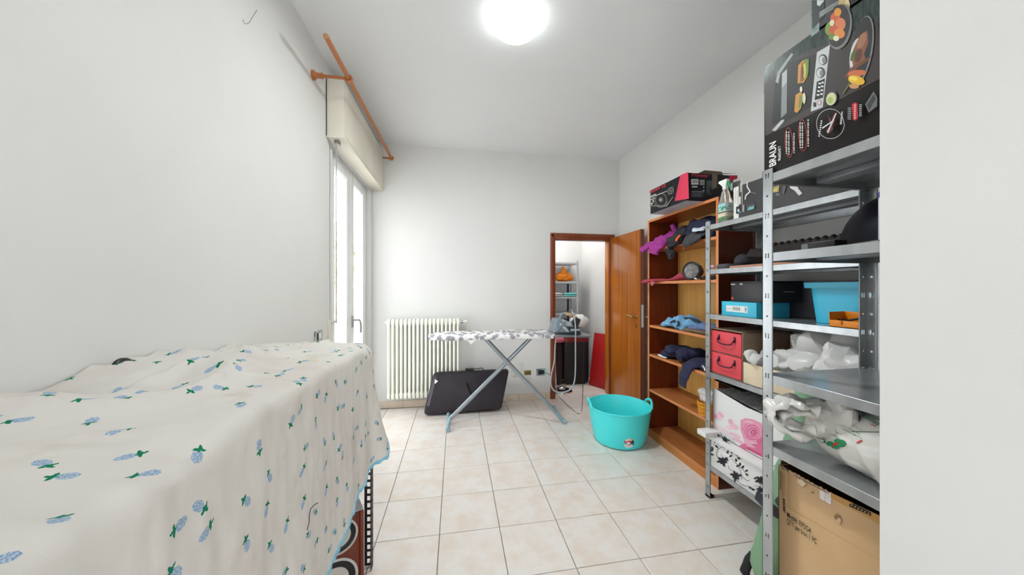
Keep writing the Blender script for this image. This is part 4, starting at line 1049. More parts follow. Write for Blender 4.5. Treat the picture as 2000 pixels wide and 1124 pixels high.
S2([(742, 478), (840, 500), (840, 508), (742, 488)], (150, 150, 152)); S2([(705, 318), (742, 308), (742, 400), (736, 402), (736, 318), (705, 326)], (110, 110, 112))
S2([(505, 730), (640, 690), (650, 810), (505, 852)], (48, 46, 50)); S2(ell(545, 790, 16, 26), (196, 206, 210)); S2(ell(575, 820, 20, 12), (70, 160, 180)); S2([(610, 700), (648, 690), (648, 810), (610, 820)], (160, 150, 156))
S2([(685, 710), (826, 672), (826, 770), (685, 800)], (84, 84, 88))
for k in range(4): S2([(700 + k * 25, 790 - k * 8), (722 + k * 25, 735 - k * 8), (735 + k * 25, 735 - k * 8), (720 + k * 25, 785 - k * 8)], (110, 200, 206))
Kq = 250 / 1277
def l3(pts): return [ax(1480 + x * Kq, 300 + y * Kq, LX) for x, y in pts]
for p, c_ in (([(130, 340), (222, 318), (215, 385), (130, 395)], (160, 152, 110)), ([(140, 360), (200, 345), (200, 375), (140, 385)], (206, 186, 90)), (ell(205, 410, 26, 10), (120, 116, 120)), ([(255, 320), (295, 310), (270, 400), (248, 405)], (96, 92, 96)), ([(318, 310), (360, 293), (398, 300), (410, 350), (452, 400), (415, 420), (375, 372), (330, 345)], (214, 214, 212)), (ell(440, 318, 24, 20), (110, 104, 92)), (ell(440, 316, 13, 10), (60, 58, 58)), (ell(128, 490, 14, 26), (206, 206, 204))): sh_.append((l3(p), c_))
prints('printed_picture', lc, sh_, NX)
b = B(); b.box(LX + .003, 1.712, 1.768, 1.797, 1.7165, 1.963); obj('white_end', b, M('white_carton', (230, 228, 222), .5), lc, smooth=0)

# ---- DJ deck carton on the bookcase
DX, DYa, DYb, DZa, DZb = 1.605, 2.06, 2.495, 1.9765, 2.175
MDJ = M('black_gloss_carton', (26, 26, 32), .45, c2=(20, 20, 26), spec=.2)
dj = carton('turntable_carton', 'black and red carton with a turntable picture on top of the bookcase', 'carton', (DX, DYa, DZa), (1.985, DYb, DZb), MDJ)
b = B(); b.box(DX + .002, DYa + .002, DZa - .0004, 1.98, DYb - .002, DZa + .001); obj('bottom_panel', b, M('grey_carton_bottom', (196, 190, 194), .7), dj, smooth=0)
K5 = 190 / 1335
def d5(pts): return [ax(1250 + x * K5, 320 + y * K5, DX) for x, y in pts]
def d6(pts): return [ay(1250 + x * K5, 320 + y * K5, DYa) for x, y in pts]
sh_ = [(d5([(555, 158), (662, 112), (672, 480), (478, 512)]), (204, 56, 84))]
for rx, ry, w, c_ in ((80, 92, 5, (150, 146, 136)), (66, 76, 2, (110, 108, 104)), (30, 34, 5, (140, 138, 130)), (14, 16, 6, (226, 224, 220))):
    for q in ringq(291, 495, rx, ry, w): sh_.append((d5(q), c_))
for a, c_ in ((145, 480), (150, 450), (160, 440)): pass
for p in ([(140, 470), (380, 370), (380, 380), (140, 480)], [(150, 445), (230, 410), (230, 425), (150, 460)], [(150, 490), (215, 465), (215, 480), (150, 505)]): sh_.append((d5(p), (176, 174, 168)))
for k in range(16):
    a = k * 3.7; sh_.append((d5(rect(390 + (k % 4) * 22, 340 + (k // 4) * 26 - (k % 4) * 9, 404 + (k % 4) * 22, 356 + (k // 4) * 26 - (k % 4) * 9)), (150, 146, 136) if k % 3 else (90, 88, 84)))
for k in range(18):
    a = .3 + k * .17; x, y = 291 + 92 * math.cos(a), 500 + 98 * math.sin(a); sh_.append((d5(ell(x, y, 6, 7, 0, 8)), (132, 128, 118)))
for p, c_ in ((ell(190, 515, 8, 14), (214, 212, 206)), (ell(172, 550, 10, 14), (222, 220, 216)), ([(140, 585), (380, 590), (470, 455), (460, 452), (370, 575), (150, 572)], (120, 116, 106))): sh_.append((d5(p), c_))
for k in range(12): sh_.append((d5([(505 + k * 6, 470 - k * 22), (512 + k * 6, 466 - k * 22), (516 + k * 6, 452 - k * 22), (509 + k * 6, 456 - k * 22)]), (160, 40, 62)))
prints('printed_picture', dj, sh_, NX)
q0_, q1_ = ax(1250 + 135 * K5, 320 + 418 * K5, DX), ax(1250 + 352 * K5, 320 + 338 * K5, DX)
lettering('Pioneer DJ', (DX, q0_.y, q0_.z + .002), (0, -1, 0), (0, 0, 1), .026, MINKR, dj, w=abs(q1_.y - q0_.y), bold=.015)
sh_ = [(d6([(1232, 160), (1335, 160), (1335, 205), (1195, 260)]), (196, 40, 66)), (d6(rect(702, 212, 800, 288)), (224, 224, 224))]
sh_ += [(d6(rect(716 + k * 8, 222, 719 + k * 8 + (k % 3), 268)), (40, 40, 44)) for k in range(9)]
sh_ += [(d6(rect(820 + (k % 2) * 35, 224 + (k // 2) * 38, 848 + (k % 2) * 35, 254 + (k // 2) * 38)), (206, 206, 206)) for k in range(4)]
sh_ += [(d6(rect(826 + (k % 2) * 35, 232 + (k // 2) * 38, 842 + (k % 2) * 35, 246 + (k // 2) * 38)), (60, 60, 64)) for k in range(4)]
sh_ += [(d6(rect(710, 308, 785, 326)), (214, 214, 214)), (d6(rect(864, 315, 880, 330)), (220, 220, 220)), (d6(rect(864, 360, 880, 374)), (206, 206, 206)), (d6(rect(706, 376, 880, 396)), (110, 110, 116)), (d6(rect(702, 330, 852, 366)), (16, 18, 28))]
sh_ += [(d6(rect(702, 408 + k * 14, 870 - (k % 2) * 30, 413 + k * 14)), (130, 132, 140)) for k in range(4)]
sh_ += [(d6(rect(905, 228, 990, 430)), (50, 54, 60))]
for q in ringq(960, 350, 42, 46, 7): sh_.append((d6(q), (110, 112, 114)))
sh_ += [(d6(ell(975, 385, 26, 30)), (20, 20, 22))] + [(d6(rect(915, 240 + k * 16, 985, 246 + k * 16)), (110, 120, 124)) for k in range(4)]
sh_ += [(d6([(985, 130), (1335, 135), (1100, 130), (1060, 330), (985, 350)][:2] + [(1060, 150), (1050, 330), (985, 350)]), (120, 104, 90))]
prints('printed_side', dj, sh_, NY)
q0_, q1_ = ay(1250 + 708 * K5, 320 + 168 * K5, DYa), ay(1250 + 936 * K5, 320 + 190 * K5, DYa)
lettering('Pioneer', (q0_.x, DYa, q1_.z), (1, 0, 0), (0, 0, 1), .024, MINKR, dj, w=q1_.x - q0_.x, bold=.015)
b = B(); b.prism([(1.70, DYa + .004, DZb), (1.90, DYa + .004, DZb), (1.88, DYa - .01, DZb + .018), (1.74, DYa - .012, DZb + .020)], (0, .003, .001)); b.prism([(1.72, DYa + .01, DZb), (1.98, DYa + .01, DZb), (1.96, DYa + .1, DZb + .012), (1.72, DYa + .12, DZb + .012)], (0, 0, .002)); obj('tape_flap', b, M('brown_tape', (118, 98, 80), .35), dj, smooth=0)

# ---- clothes in the bookcase
MPURP = M('magenta_cloth', (168, 52, 146), .7, c2=(146, 40, 128), scale=30, bump=.2, bscale=300)
MNAVY = M('navy_cloth', (30, 32, 66), .8, c2=(24, 26, 54), scale=30, bump=.2, bscale=300)
MNAVYJ = M('dark_navy_jersey', (44, 46, 80), .85, c2=(36, 38, 68), scale=60, bump=.25, bscale=400)
MBLKC = M('black_cloth', (34, 35, 40), .75, c2=(26, 27, 31), scale=30, bump=.2, bscale=300)
pj = thing('magenta_jacket', 'magenta garment hanging over the front of the bookcase top shelf', 'garment', (1.78, 2.52, 1.712))
b = loft([(1.94, 2.42, 1.80), (1.84, 2.49, 1.79), (1.755, 2.54, 1.762), (1.700, 2.575, 1.705), (1.69, 2.59, 1.655)], [(.05, .035), (.085, .05), (.085, .04), (.075, .028), (.06, .018)], (0, 1, .2), 3, .012, 16, 30, 9, .03, 17); obj('body', b, MPURP, pj, smooth=60)
b = loft([(1.76, 2.60, 1.765), (1.715, 2.645, 1.745), (1.672, 2.685, 1.712), (1.645, 2.70, 1.685)], [(.03, .022), (.032, .024), (.036, .022), (.04, .016)], (.3, 1, .6), 4, .008, 20, 18, 6, .01, 20); obj('sleeve', b, MPURP, pj, smooth=60)
b = loft([(1.85, 2.475, 1.80), (1.82, 2.48, 1.85), (1.80, 2.485, 1.895)], [(.03, .022), (.026, .02), (.022, .014)], (0, 1, 0), 5, .006, 24, 16, 6, .008, 20); obj('collar', b, MPURP, pj, smooth=60)
dk = thing('dark_jacket', 'navy and black crumpled jacket with an orange tab on the bookcase top shelf', 'garment', (1.86, 2.2, 1.712))
b = blob((1.87, 2.185, 1.785), (.15, .25, .105), 7, .02, 9, .06, 11, floor=1.7115, lim=(1.7, 2.028, 1.95, 2.7), sub=5); obj('body', b, MNAVY, dk, smooth=55)
b = loft([(1.85, 2.33, 1.80), (1.78, 2.335, 1.775), (1.725, 2.325, 1.74), (1.705, 2.31, 1.70)], [(.07, .05), (.09, .055), (.085, .04), (.06, .016)], (0, 1, 0), 8, .012, 16, 28, 8, .035, 18); obj('hood', b, MBLKC, dk, smooth=70)
b = loft([(1.82, 2.13, 1.775), (1.745, 2.14, 1.748), (1.698, 2.135, 1.70), (1.695, 2.13, 1.672)], [(.085, .03), (.10, .026), (.092, .014), (.06, .006)], (0, 1, 0), 9, .008, 16, 26, 8, .025, 18); obj('lapel', b, M('charcoal_cloth', (58, 58, 64), .7, c2=(46, 46, 52)), dk, smooth=70)
b = loft([(1.78, 2.09, 1.80), (1.735, 2.085, 1.785), (1.70, 2.08, 1.766)], [(.05, .008), (.055, .008), (.04, .006)], (0, 1, .2), 10, .006, 20, 18, 6, .022, 22); obj('white_lining', b, M('pale_blue_lining', (206, 216, 228), .7), dk, smooth=70)
b = loft([(1.70, 2.25, 1.765), (1.687, 2.265, 1.742), (1.682, 2.275, 1.722)], [(.012, .005)] * 3, (0, 1, .3), 11, .003, 20, 10, 4); obj('orange_tab', b, M('orange_tab', (226, 92, 36), .7), dk, smooth=70)
b = B(); b.tube(spline([(1.71, 2.24, 1.715), (1.722, 2.235, 1.695), (1.725, 2.245, 1.67), (1.722, 2.25, 1.648)], 5), .0035, 6); obj('cord', b, M('orange_cord', (190, 100, 70), .7), dk)
bg = thing('black_pouch', 'black pouch dangling below the magenta garment from the bookcase shelf', 'pouch', (1.71, 2.40, 1.63))
b = loft([(1.735, 2.42, 1.70), (1.722, 2.41, 1.665), (1.722, 2.39, 1.635), (1.722, 2.37, 1.60)], [(.03, .012), (.038, .016), (.045, .018), (.028, .010)], (0, 1, .3), 12, .006, 24, 16, 6, .012, 18); obj('pouch_body', b, MBLKC, bg, smooth=60)
b = B(); b.cbox((1.703, 2.37, 1.63), .006, .03, .03, Matrix.Rotation(.6, 4, 'X')); b.tube([(1.705, 2.42, 1.70), (1.702, 2.38, 1.66)], .004, 6); obj('strap', b, MBLACK, bg, bevel=.001)

pk = thing('pink_shirt', 'dusty pink red cloth trailing over the bookcase second shelf end', 'garment', (1.75, 2.5, 1.418))
b = loft([(1.83, 2.33, 1.455), (1.80, 2.36, 1.45), (1.77, 2.45, 1.427), (1.745, 2.55, 1.424), (1.715, 2.62, 1.424), (1.690, 2.68, 1.418), (1.668, 2.715, 1.41)], [(.03, .04), (.04, .03), (.03, .011), (.026, .010), (.03, .012), (.036, .016), (.03, .014)], (1, .2, 0), 13, .008, 18, 18, 6, .006, 16)
for p in b.v: 
    if p.x > 1.735: p.z = max(p.z, 1.4165)
obj('body', b, M('dusty_red_cloth', (178, 66, 84), .8, c2=(160, 50, 70), scale=30), pk, smooth=60)
b = loft([(1.70, 2.60, 1.415), (1.694, 2.605, 1.395), (1.69, 2.61, 1.378)], [(.03, .008), (.026, .008), (.012, .006)], (0, 1, 0), 14, .006, 20, 14, 4); obj('hem_flap', b, M('dusty_pink_cloth', (186, 92, 110), .8), pk, smooth=60)
hl = thing('round_lamp', 'black round spotlight lying on the bookcase second shelf', 'spotlight', (1.80, 2.22, 1.416))
Mh = Matrix.Translation((1.79, 2.235, 1.489)) @ V((-.93, -.36, .06)).to_track_quat('Z', 'Y').to_matrix().to_4x4()
b = B(); b.lathe([(.02, -.085), (.045, -.08), (.058, -.05), (.066, -.01), (.0715, 0), (.0715, .014), (.064, .018), (.054, .012)], 32, Mh, cap=False); obj('housing', b, MBLACK, hl)
b = B(); b.lathe([(.057, .010), (.055, .014), (.03, .017), (.001, .018)], 32, Mh); obj('lens', b, M('lens_grey', (132, 132, 134), .35, .1, c2=(92, 84, 82), scale=40), hl)
for k in range(10):
    a = 2 * PI * k / 10
    b = B(); b.cyl(Mh @ V((.066 * math.cos(a), .066 * math.sin(a), .013)), Mh @ V((.066 * math.cos(a), .066 * math.sin(a), .0195)), .0035, n=8); obj('screw', b, MDARK, hl)
cb = thing('cable_bundle', 'tangle of black cables with a white plug beside the round spotlight', 'cable', (1.82, 2.07, 1.416))
b = B(); rnd = random.Random(5)
for k in range(7):
    pts = []
    for i in range(9):
        a = i * .8 + k; pts.append((1.815 + .04 * math.cos(a) * (1 + .4 * rnd.random()), 2.06 + .085 * math.sin(a * 1.1 + k), 1.4215 + .022 * rnd.random() * (i % 8 > 0)))
    b.tube(spline(pts, 5), .0042, 6)
obj('cables', b, MBLACK, cb)
b = B(); b.tube([(1.755, 2.165, 1.430), (1.748, 2.135, 1.424)], .006, 8); obj('white_plug', b, MPLAST, cb)
b = blob((1.87, 2.0, 1.437), (.07, .06, .026), 5, .006, 12, .01, 12, floor=1.4163, sub=3, lim=(1.75, 2.02, 1.95, 2.2)); o = obj('black_pad', b, MBLKC, None, base=(1.87, 2.0, 1.416), smooth=70); tag(o, 'flat black cloth pad behind the cable tangle on the second shelf', 'pad')

lb_ = thing('light_blue_shirt', 'crumpled light blue shirt with dark letters on the bookcase third shelf', 'garment', (1.84, 2.4, 1.021))
MLB = M('light_blue_cloth', (126, 182, 220), .8, c2=(112, 164, 206), scale=20, bump=.2, bscale=300)
b = loft([(1.80, 2.62, 1.034), (1.82, 2.53, 1.055), (1.83, 2.42, 1.070), (1.85, 2.32, 1.075), (1.86, 2.22, 1.055)], [(.03, .014), (.078, .036), (.088, .052), (.088, .056), (.06, .036)], (1, 0, 0), 15, .014, 14, 30, 10, .045, 15)
for p in b.v: p.z = max(p.z, 1.0215 + .002 * nz(p, 30, 1)); p.x = min(p.x, 2.02)
obj('body', b, MLB, lb_, smooth=70)
b = loft([(1.78, 2.36, 1.105), (1.80, 2.29, 1.122), (1.82, 2.23, 1.112), (1.83, 2.19, 1.088)], [(.012, .006), (.014, .006), (.014, .006), (.01, .005)], (1, 0, 0), 16, .003, 20, 10, 5); obj('dark_print', b, M('navy_letters', (40, 48, 72), .7), lb_, smooth=60)
b = loft([(1.748, 2.43, 1.072), (1.746, 2.39, 1.090), (1.75, 2.35, 1.092), (1.745, 2.33, 1.068), (1.745, 2.35, 1.052)], [(.007, .006)] * 5, (0, 0, 1), 17, .002, 20, 10, 5); obj('dark_print', b, M('navy_letters2', (34, 42, 62), .7), lb_, smooth=60)
jn = thing('denim_cloth', 'folded grey blue denim lying behind the light blue shirt', 'garment', (1.87, 2.1, 1.021))
b = loft([(1.80, 2.24, 1.050), (1.83, 2.14, 1.062), (1.86, 2.06, 1.058), (1.88, 1.99, 1.044)], [(.05, .026), (.07, .036), (.07, .034), (.05, .022)], (1, 0, 0), 18, .008, 16, 20, 6, .012, 14)
for p in b.v: p.z = max(p.z, 1.0215); p.x = min(p.x, 2.02); p.y = max(p.y, 1.952)
obj('body', b, M('denim', (104, 128, 172), .85, c2=(78, 80, 112), scale=9), jn, smooth=70)
b = loft([(1.765, 2.28, 1.034), (1.77, 2.18, 1.036), (1.772, 2.05, 1.034), (1.775, 1.97, 1.03)], [(.022, .012), (.028, .014), (.028, .013), (.02, .01)], (1, 0, 0), 19, .004, 20, 16, 6)
for p in b.v: p.z = max(p.z, 1.0212); p.x = max(p.x, 1.746)
o = obj('brown_folded_cloth', b, M('olive_brown_cloth', (118, 100, 78), .85, c2=(96, 80, 62)), None, base=(1.77, 2.12, 1.021), smooth=70); tag(o, 'olive brown folded cloth along the front of the third shelf under the denim', 'garment')

fj = thing('folded_sweater', 'rolled dark navy sweater on the bookcase fourth shelf', 'garment', (1.83, 2.45, .756))
for k, (yy_, zz_, rx_, rz_) in enumerate(((2.56, .790, .085, .032), (2.50, .838, .09, .030))):
    b = loft([(1.762, yy_ + .03, zz_), (1.80, yy_, zz_), (1.88, yy_ - .05, zz_ + .004), (1.96, yy_ - .10, zz_)], [(.05, .012), (rx_, rz_), (rx_, rz_), (.06, .018)], (.3, 1, 0), 20 + k, .008, 16, 22, 7, .008, 14)
    for p in b.v: p.z = max(p.z, .7563); p.x = max(min(p.x, 2.022), 1.748)
    obj('fold', b, MNAVYJ, fj, smooth=70)
b = loft([(1.752, 2.34, .815), (1.80, 2.335, .825), (1.88, 2.31, .828), (1.95, 2.28, .82)], [(.046, .040), (.058, .050), (.06, .052), (.046, .04)], (0, 1, 0), 23, .006, 18, 26, 8, .014, 16); obj('roll', b, MNAVYJ, fj, smooth=70)
b = B(); 
for r in (.012, .022): b.tube([(1.7495, 2.34 + r * 1.4 * math.cos(a * .5), .815 + r * 1.1 * math.sin(a * .5)) for a in range(11)], .0028, 6)
obj('roll_edge', b, MNAVY, fj)
b = loft([(1.752, 2.60, .769), (1.758, 2.55, .768), (1.756, 2.50, .766)], [(.008, .008), (.012, .010), (.008, .007)], (1, 0, 0), 24, .002, 20, 12, 5); obj('white_label', b, MINKW, fj, smooth=60)
nv = thing('navy_trousers', 'navy garment with one leg hanging down over the fourth shelf edge', 'garment', (1.82, 2.17, .756))
b = loft([(1.93, 2.15, .785), (1.85, 2.17, .80), (1.78, 2.19, .792), (1.733, 2.205, .765), (1.715, 2.215, .71), (1.715, 2.24, .65), (1.716, 2.25, .605)], [(.06, .02), (.09, .03), (.075, .026), (.06, .018), (.048, .012), (.042, .011), (.048, .009)], (0, 1, 0), 25, .008, 16, 22, 7, .01, 14); obj('hanging_leg', b, MNAVYJ, nv, smooth=70)
b = loft([(1.765, 2.11, .775), (1.80, 2.05, .80), (1.84, 1.99, .79)], [(.02, .02), (.06, .04), (.05, .03)], (1, 0, 0), 26, .008, 16, 20, 6, .012, 14)
for p in b.v: p.z = max(p.z, .7563); p.y = max(p.y, 1.952)
obj('body', b, MNAVYJ, nv, smooth=70)
b = loft([(1.742, 2.072, .80), (1.745, 2.055, .785), (1.742, 2.048, .77)], [(.006, .004)] * 3, (0, 1, 0), 27, .001, 20, 8, 4); obj('white_piping', b, MINKW, nv, smooth=60)
MYEL = M('amber_plastic', (240, 162, 34), .45)
yt = thing('amber_basket', 'small amber perforated basket with a crumpled clear bag on the bookcase fifth shelf', 'basket', (1.80, 2.09, .436))
b = B(); yc = V((1.80, 2.09, 0))
N_ = 28
for k in range(N_):
    a0, a1 = 2 * PI * k / N_, 2 * PI * (k + .62) / N_
    def q(a, r, z): return V((1.80 + r * math.cos(a), 2.09 + r * math.sin(a), z))
    b.add([q(a0, .058, .445), q(a1, .058, .445), q(a1, .068, .525), q(a0, .068, .525), q(a0, .055, .445), q(a1, .055, .445), q(a1, .065, .525), q(a0, .065, .525)], [(0, 1, 2, 3), (7, 6, 5, 4), (0, 3, 7, 4), (1, 5, 6, 2)])
for z, r in ((.437, .058), (.47, .0615), (.498, .065), (.525, .0685)):
    b.lathe([(r, z), (r + .0015, z + .004), (r, z + .009), (r - .0035, z + .004), (r, z)], 36, Matrix.Translation((1.80, 2.09, 0)), cap=False)
b.lathe([(.058, .4365), (.001, .4365)], 36, Matrix.Translation((1.80, 2.09, 0)), cap=False); obj('basket_body', b, MYEL, yt)
MPLB = NT('thin_white_plastic'); MPLB.bs.inputs['Base Color'].default_value = (*lin((246, 245, 245)), 1); MPLB.bs.inputs['Roughness'].default_value = .3
trn = MPLB.n('BsdfTranslucent', i_Color=(*lin((246, 245, 245)), 1)); mxs = MPLB.n('MixShader', i_0=.35); MPLB.link(MPLB.bs.outputs[0], mxs.inputs[1]); MPLB.link(trn.outputs[0], mxs.inputs[2]); MPLB.link(mxs.outputs[0], MPLB.out.inputs[0])
MPLB = MPLB.m
MHAZ = NT('hazy_clear_plastic'); MHAZ.bs.inputs['Base Color'].default_value = (.9, .9, .92, 1); MHAZ.bs.inputs['Roughness'].default_value = .2
tp_ = MHAZ.n('BsdfTransparent'); mxs = MHAZ.n('MixShader', i_0=.45); MHAZ.link(MHAZ.bs.outputs[0], mxs.inputs[1]); MHAZ.link(tp_.outputs[0], mxs.inputs[2]); MHAZ.link(mxs.outputs[0], MHAZ.out.inputs[0]); MHAZ = MHAZ.m
b = blob((1.80, 2.09, .575), (.06, .07, .06), 30, .02, 12, .05, 14, floor=.51); obj('clear_bag', b, MHAZ, yt, smooth=25)

# ---- far rack, level 2: foam, cushions, board
z2 = S1L[1] + .0005
MFOAM = M('dark_foam', (62, 59, 58), .95, c2=(54, 51, 50), scale=60, spec=.1)
fo = thing('acoustic_foam', 'dark grey egg-crate acoustic foam slab lying along the second rack shelf', 'foam', (1.78, 1.4, z2))
b = B(); n_ = 15; y0_, y1_, x0_, x1_ = 1.04, 1.56, 1.70, 1.86
g = []
for i in range(n_ * 4 + 1):
    r = []
    for j in range(17):
        x = x0_ + (x1_ - x0_) * j / 16; y = y0_ + (y1_ - y0_) * i / (n_ * 4)
        r.append(V((x, y, z2 + .105 + .026 * (1 - 2 * abs(((i / 4) % 1) - .5)) * (1 - .6 * abs(((j / 4) % 1) - .5)))))
    g.append(r)
b.grid(g); 
for side in (0, -1): 
    edge = [r[side] for r in g]; b.grid([[V((p.x, p.y, z2 + .07)) for p in edge], edge])
for row in (g[0], g[-1]): b.grid([[V((p.x, p.y, z2 + .07)) for p in row], row])
b.box(x0_, y0_, z2 + .001, x1_, y1_, z2 + .07)
obj('slab', b, MFOAM, fo, smooth=20)
f2 = thing('foam_block', 'small egg-crate foam block tilted at the end of the long foam', 'foam', (1.76, 1.65, z2))
Mf = Matrix.Translation((1.78, 1.64, z2 + .061)) @ Euler((.12, .55, .35)).to_matrix().to_4x4()
b = B(); b.box(-.05, -.06, -.03, .05, .06, .02, Mf)
g = [[Mf @ V((-.05 + .1 * i / 20, -.06 + .12 * j / 24, .02 + .018 * max(0, math.sin(PI * i / 4)) * abs(math.sin(PI * j / 4)))) for j in range(25)] for i in range(21)]
b.grid(g); obj('block', b, MFOAM, f2, smooth=50)
b = blob((1.84, 1.80, z2 + .05), (.09, .06, .055), 31, .006, 8, .006, 9, floor=z2, lim=(1.68, 2.02, 1.7, 1.876)); o = obj('dark_cushion', b, M('charcoal_cushion', (66, 66, 74), .9), None, base=(1.84, 1.8, z2), smooth=70); tag(o, 'rounded charcoal cushion at the back of the second rack shelf', 'cushion')
b = B(); b.rings([rr(1.70, 1.785, .075, .050, z2 + z, .55) if s == 1 else rr(1.70, 1.785, .068, .044, z2 + z, .55) for z, s in ((0, 0), (.006, 1), (.020, 1), (.030, 0))]); o = obj('grey_pad', b, M('grey_pad_fabric', (80, 82, 88), .9), None, base=(1.70, 1.785, z2), smooth=50); tag(o, 'flat grey pad at the far end of the second rack shelf', 'pad')
b = B(); b.box(1.625, 1.05, z2, 1.69, 1.715, z2 + .012); o = obj('brown_board', b, M('pinkish_board', (190, 136, 112), .7), None, base=(1.66, 1.4, z2), bevel=.001); tag(o, 'thin pinkish brown board along the front of the second rack shelf', 'board')
b = loft([(1.625, 1.835, z2 + .012), (1.622, 1.845, z2 + .02), (1.62, 1.85, z2 + .016)], [(.012, .008)] * 3, (0, 1, 0), 32, .003, 30, 10, 4); o = obj('pink_tag', b, M('pink_paper', (226, 170, 190), .6), None, base=(1.622, 1.84, z2)); tag(o, 'tiny pink paper tag at the shelf corner by the post', 'tag')

# ---- near rack, level 2: black dome, canister, cable
zn = S2L[1] + .0005
hm = thing('black_helmet', 'glossy black rounded helmet shape on the nearest rack second shelf', 'helmet', (1.29, .72, zn))
MGL = M('gloss_black', (12, 13, 26), .4, c2=(10, 11, 22), spec=.15)
b = B(); g = []
for i in range(13):
    f = i / 12; r = []
    for j in range(25):
        a = 2 * PI * j / 24; rx = .115 * math.cos(f * PI / 2) ** .75; ry = .19 * math.cos(f * PI / 2) ** .75
        r.append(V((1.29 + rx * math.cos(a), .705 + ry * math.sin(a), zn + .001 + .165 * math.sin(f * PI / 2))))
    g.append(r)
b.rings([r[:-1] for r in g]); obj('shell', b, MGL, hm, smooth=60)
b = B(); b.tube([V((1.29 + .118 * math.cos(a), .705 + .193 * math.sin(a), zn + .008)) for a in [2 * PI * k / 32 for k in range(33)]], .006, 8); obj('rim', b, MBLACK, hm)
b = B(); b.tube(spline([(1.18, .73, zn + .05), (1.20, .69, zn + .10), (1.25, .66, zn + .145)], 6), .007, 8, flat=.4); obj('ridge', b, MDARK, hm)
cn = thing('white_canister', 'white cylindrical can with blue rim at the right end of the second shelf', 'can', (1.14, .675, zn))
b = B(); b.lathe([(.001, 0), (.031, 0), (.033, .004), (.033, .13), (.030, .136), (.001, .137)], 24, Matrix.Translation((1.135, .668, zn)), cap=False); obj('can_body', b, M('can_white', (226, 228, 234), .35), cn)
b = B(); b.lathe([(.0336, .118), (.0336, .132), (.031, .137)], 24, Matrix.Translation((1.135, .668, zn)), cap=False); b.lathe([(.0336, .001), (.0336, .006)], 24, Matrix.Translation((1.135, .668, zn)), cap=False); obj('blue_rim', b, M('can_blue', (40, 60, 150), .35), cn)
db = thing('black_adapter', 'black power adapter lying along the front lip of the second shelf', 'adapter', (1.14, .87, zn))
b = B(); b.box(1.12, .80, zn, 1.17, .90, zn + .024); obj('adapter_body', b, MBLACK, db, bevel=.004)
b = B(); b.box(1.119, .875, zn + .004, 1.1205, .895, zn + .020); obj('adapter_end', b, M('adapter_grey', (120, 118, 120), .4), db, smooth=0)

# ---- far rack, level 3: black box on blue box, blue bin, orange tray, grey panel
z3 = S1L[2] + .0005
MCY = M('cyan_carton', (70, 196, 226), .45, c2=(62, 186, 218))
bb = carton('blue_shoebox', 'light blue box with a white label under the black box on the third rack shelf', 'box', (1.64, 1.55, z3), (1.86, 1.79, z3 + .085), MCY)
sh_ = [([V((1.64, y, z)) for y, z in ((1.755, z3 + .025), (1.605, z3 + .025), (1.605, z3 + .062), (1.755, z3 + .062))], (230, 234, 236))]
for k in range(5): sh_.append(([V((1.64, y, z)) for y, z in rect(1.705 - k * .011, z3 + .034, 1.699 - k * .011, z3 + .055)], (110, 116, 120)))
for k in range(4): sh_.append(([V((1.64, y, z)) for y, z in rect(1.622 - k * .003, z3 + .032 + k * .001, 1.6205 - k * .003, z3 + .056)], (60, 60, 64)))
sh_.append(([V((1.64, y, z)) for y, z in rect(1.75, z3 + .042, 1.715, z3 + .044)], (120, 124, 128)))
prints('label', bb, sh_, NX)
kb = carton('black_shoebox', 'black box with a dented lid on top of the light blue box', 'box', (1.665, 1.535, z3 + .0855), (1.93, 1.745, z3 + .205), M('black_carton', (46, 44, 48), .4, c2=(38, 36, 40)))
b = B(); b.box(1.663, 1.534, z3 + .195, 1.932, 1.747, z3 + .207); obj('lid', b, MBLACK, kb, bevel=.002)
sh_ = [([V((1.665, y, z)) for y, z in rect(1.745, z3 + .187, 1.715, z3 + .194)], (206, 204, 200)), ([V((1.665, y, z)) for y, z in ell(1.672, z3 + .192, .010, .006)], (190, 190, 188)), ([V((1.665, y, z)) for y, z in ell(1.735, z3 + .105, .008, .009)], (210, 84, 40))]
prints('stickers', kb, sh_, NX)
prints('side_mark', kb, [([V((x, 1.535, z)) for x, z in rect(1.80, z3 + .145, 1.87, z3 + .149)], (180, 180, 184))], NY)
MPAN = M('grey_panel', (140, 134, 142), .7, c2=(132, 126, 134))
b = B(); b.box(1.975, 1.05, z3 + .001, 1.987, 1.80, z3 + .21); o = obj('grey_sheet', b, MPAN, None, base=(1.98, 1.42, z3), bevel=.002); tag(o, 'grey sheet standing upright at the back of the third rack shelf', 'panel')
MBIN = M('bright_blue_plastic', (52, 190, 226), .35, c2=(46, 182, 220), scale=3)
bn = thing('blue_storage_bin', 'bright blue plastic storage bin with a rim on the third rack shelf', 'storage bin', (1.80, 1.17, z3))
def rbox(x0, x1, y0, y1, z, k=.18, n=32): return rr((x0 + x1) / 2, (y0 + y1) / 2, (x1 - x0) / 2, (y1 - y0) / 2, z, k, n)
b = B(); b.rings([rbox(1.73, 1.93, 1.055, 1.325, z3 + .001), rbox(1.715, 1.945, 1.04, 1.342, z3 + .19), rbox(1.721, 1.939, 1.046, 1.336, z3 + .19), rbox(1.736, 1.924, 1.061, 1.319, z3 + .006)]); obj('tub', b, MBIN, bn, bevel=0, smooth=50)
b = B(); b.rings([rbox(1.700, 1.96, 1.028, 1.362, z3 + .168), rbox(1.698, 1.962, 1.026, 1.364, z3 + .195), rbox(1.722, 1.938, 1.047, 1.335, z3 + .196)], cap=False); obj('rim', b, MBIN, bn, smooth=50)
MOR = M('orange_plastic', (236, 142, 22), .4, c2=(226, 132, 18))
ot = thing('orange_tray', 'small open orange parts tray with a black tool in front of the blue bin', 'tray', (1.67, 1.11, z3))
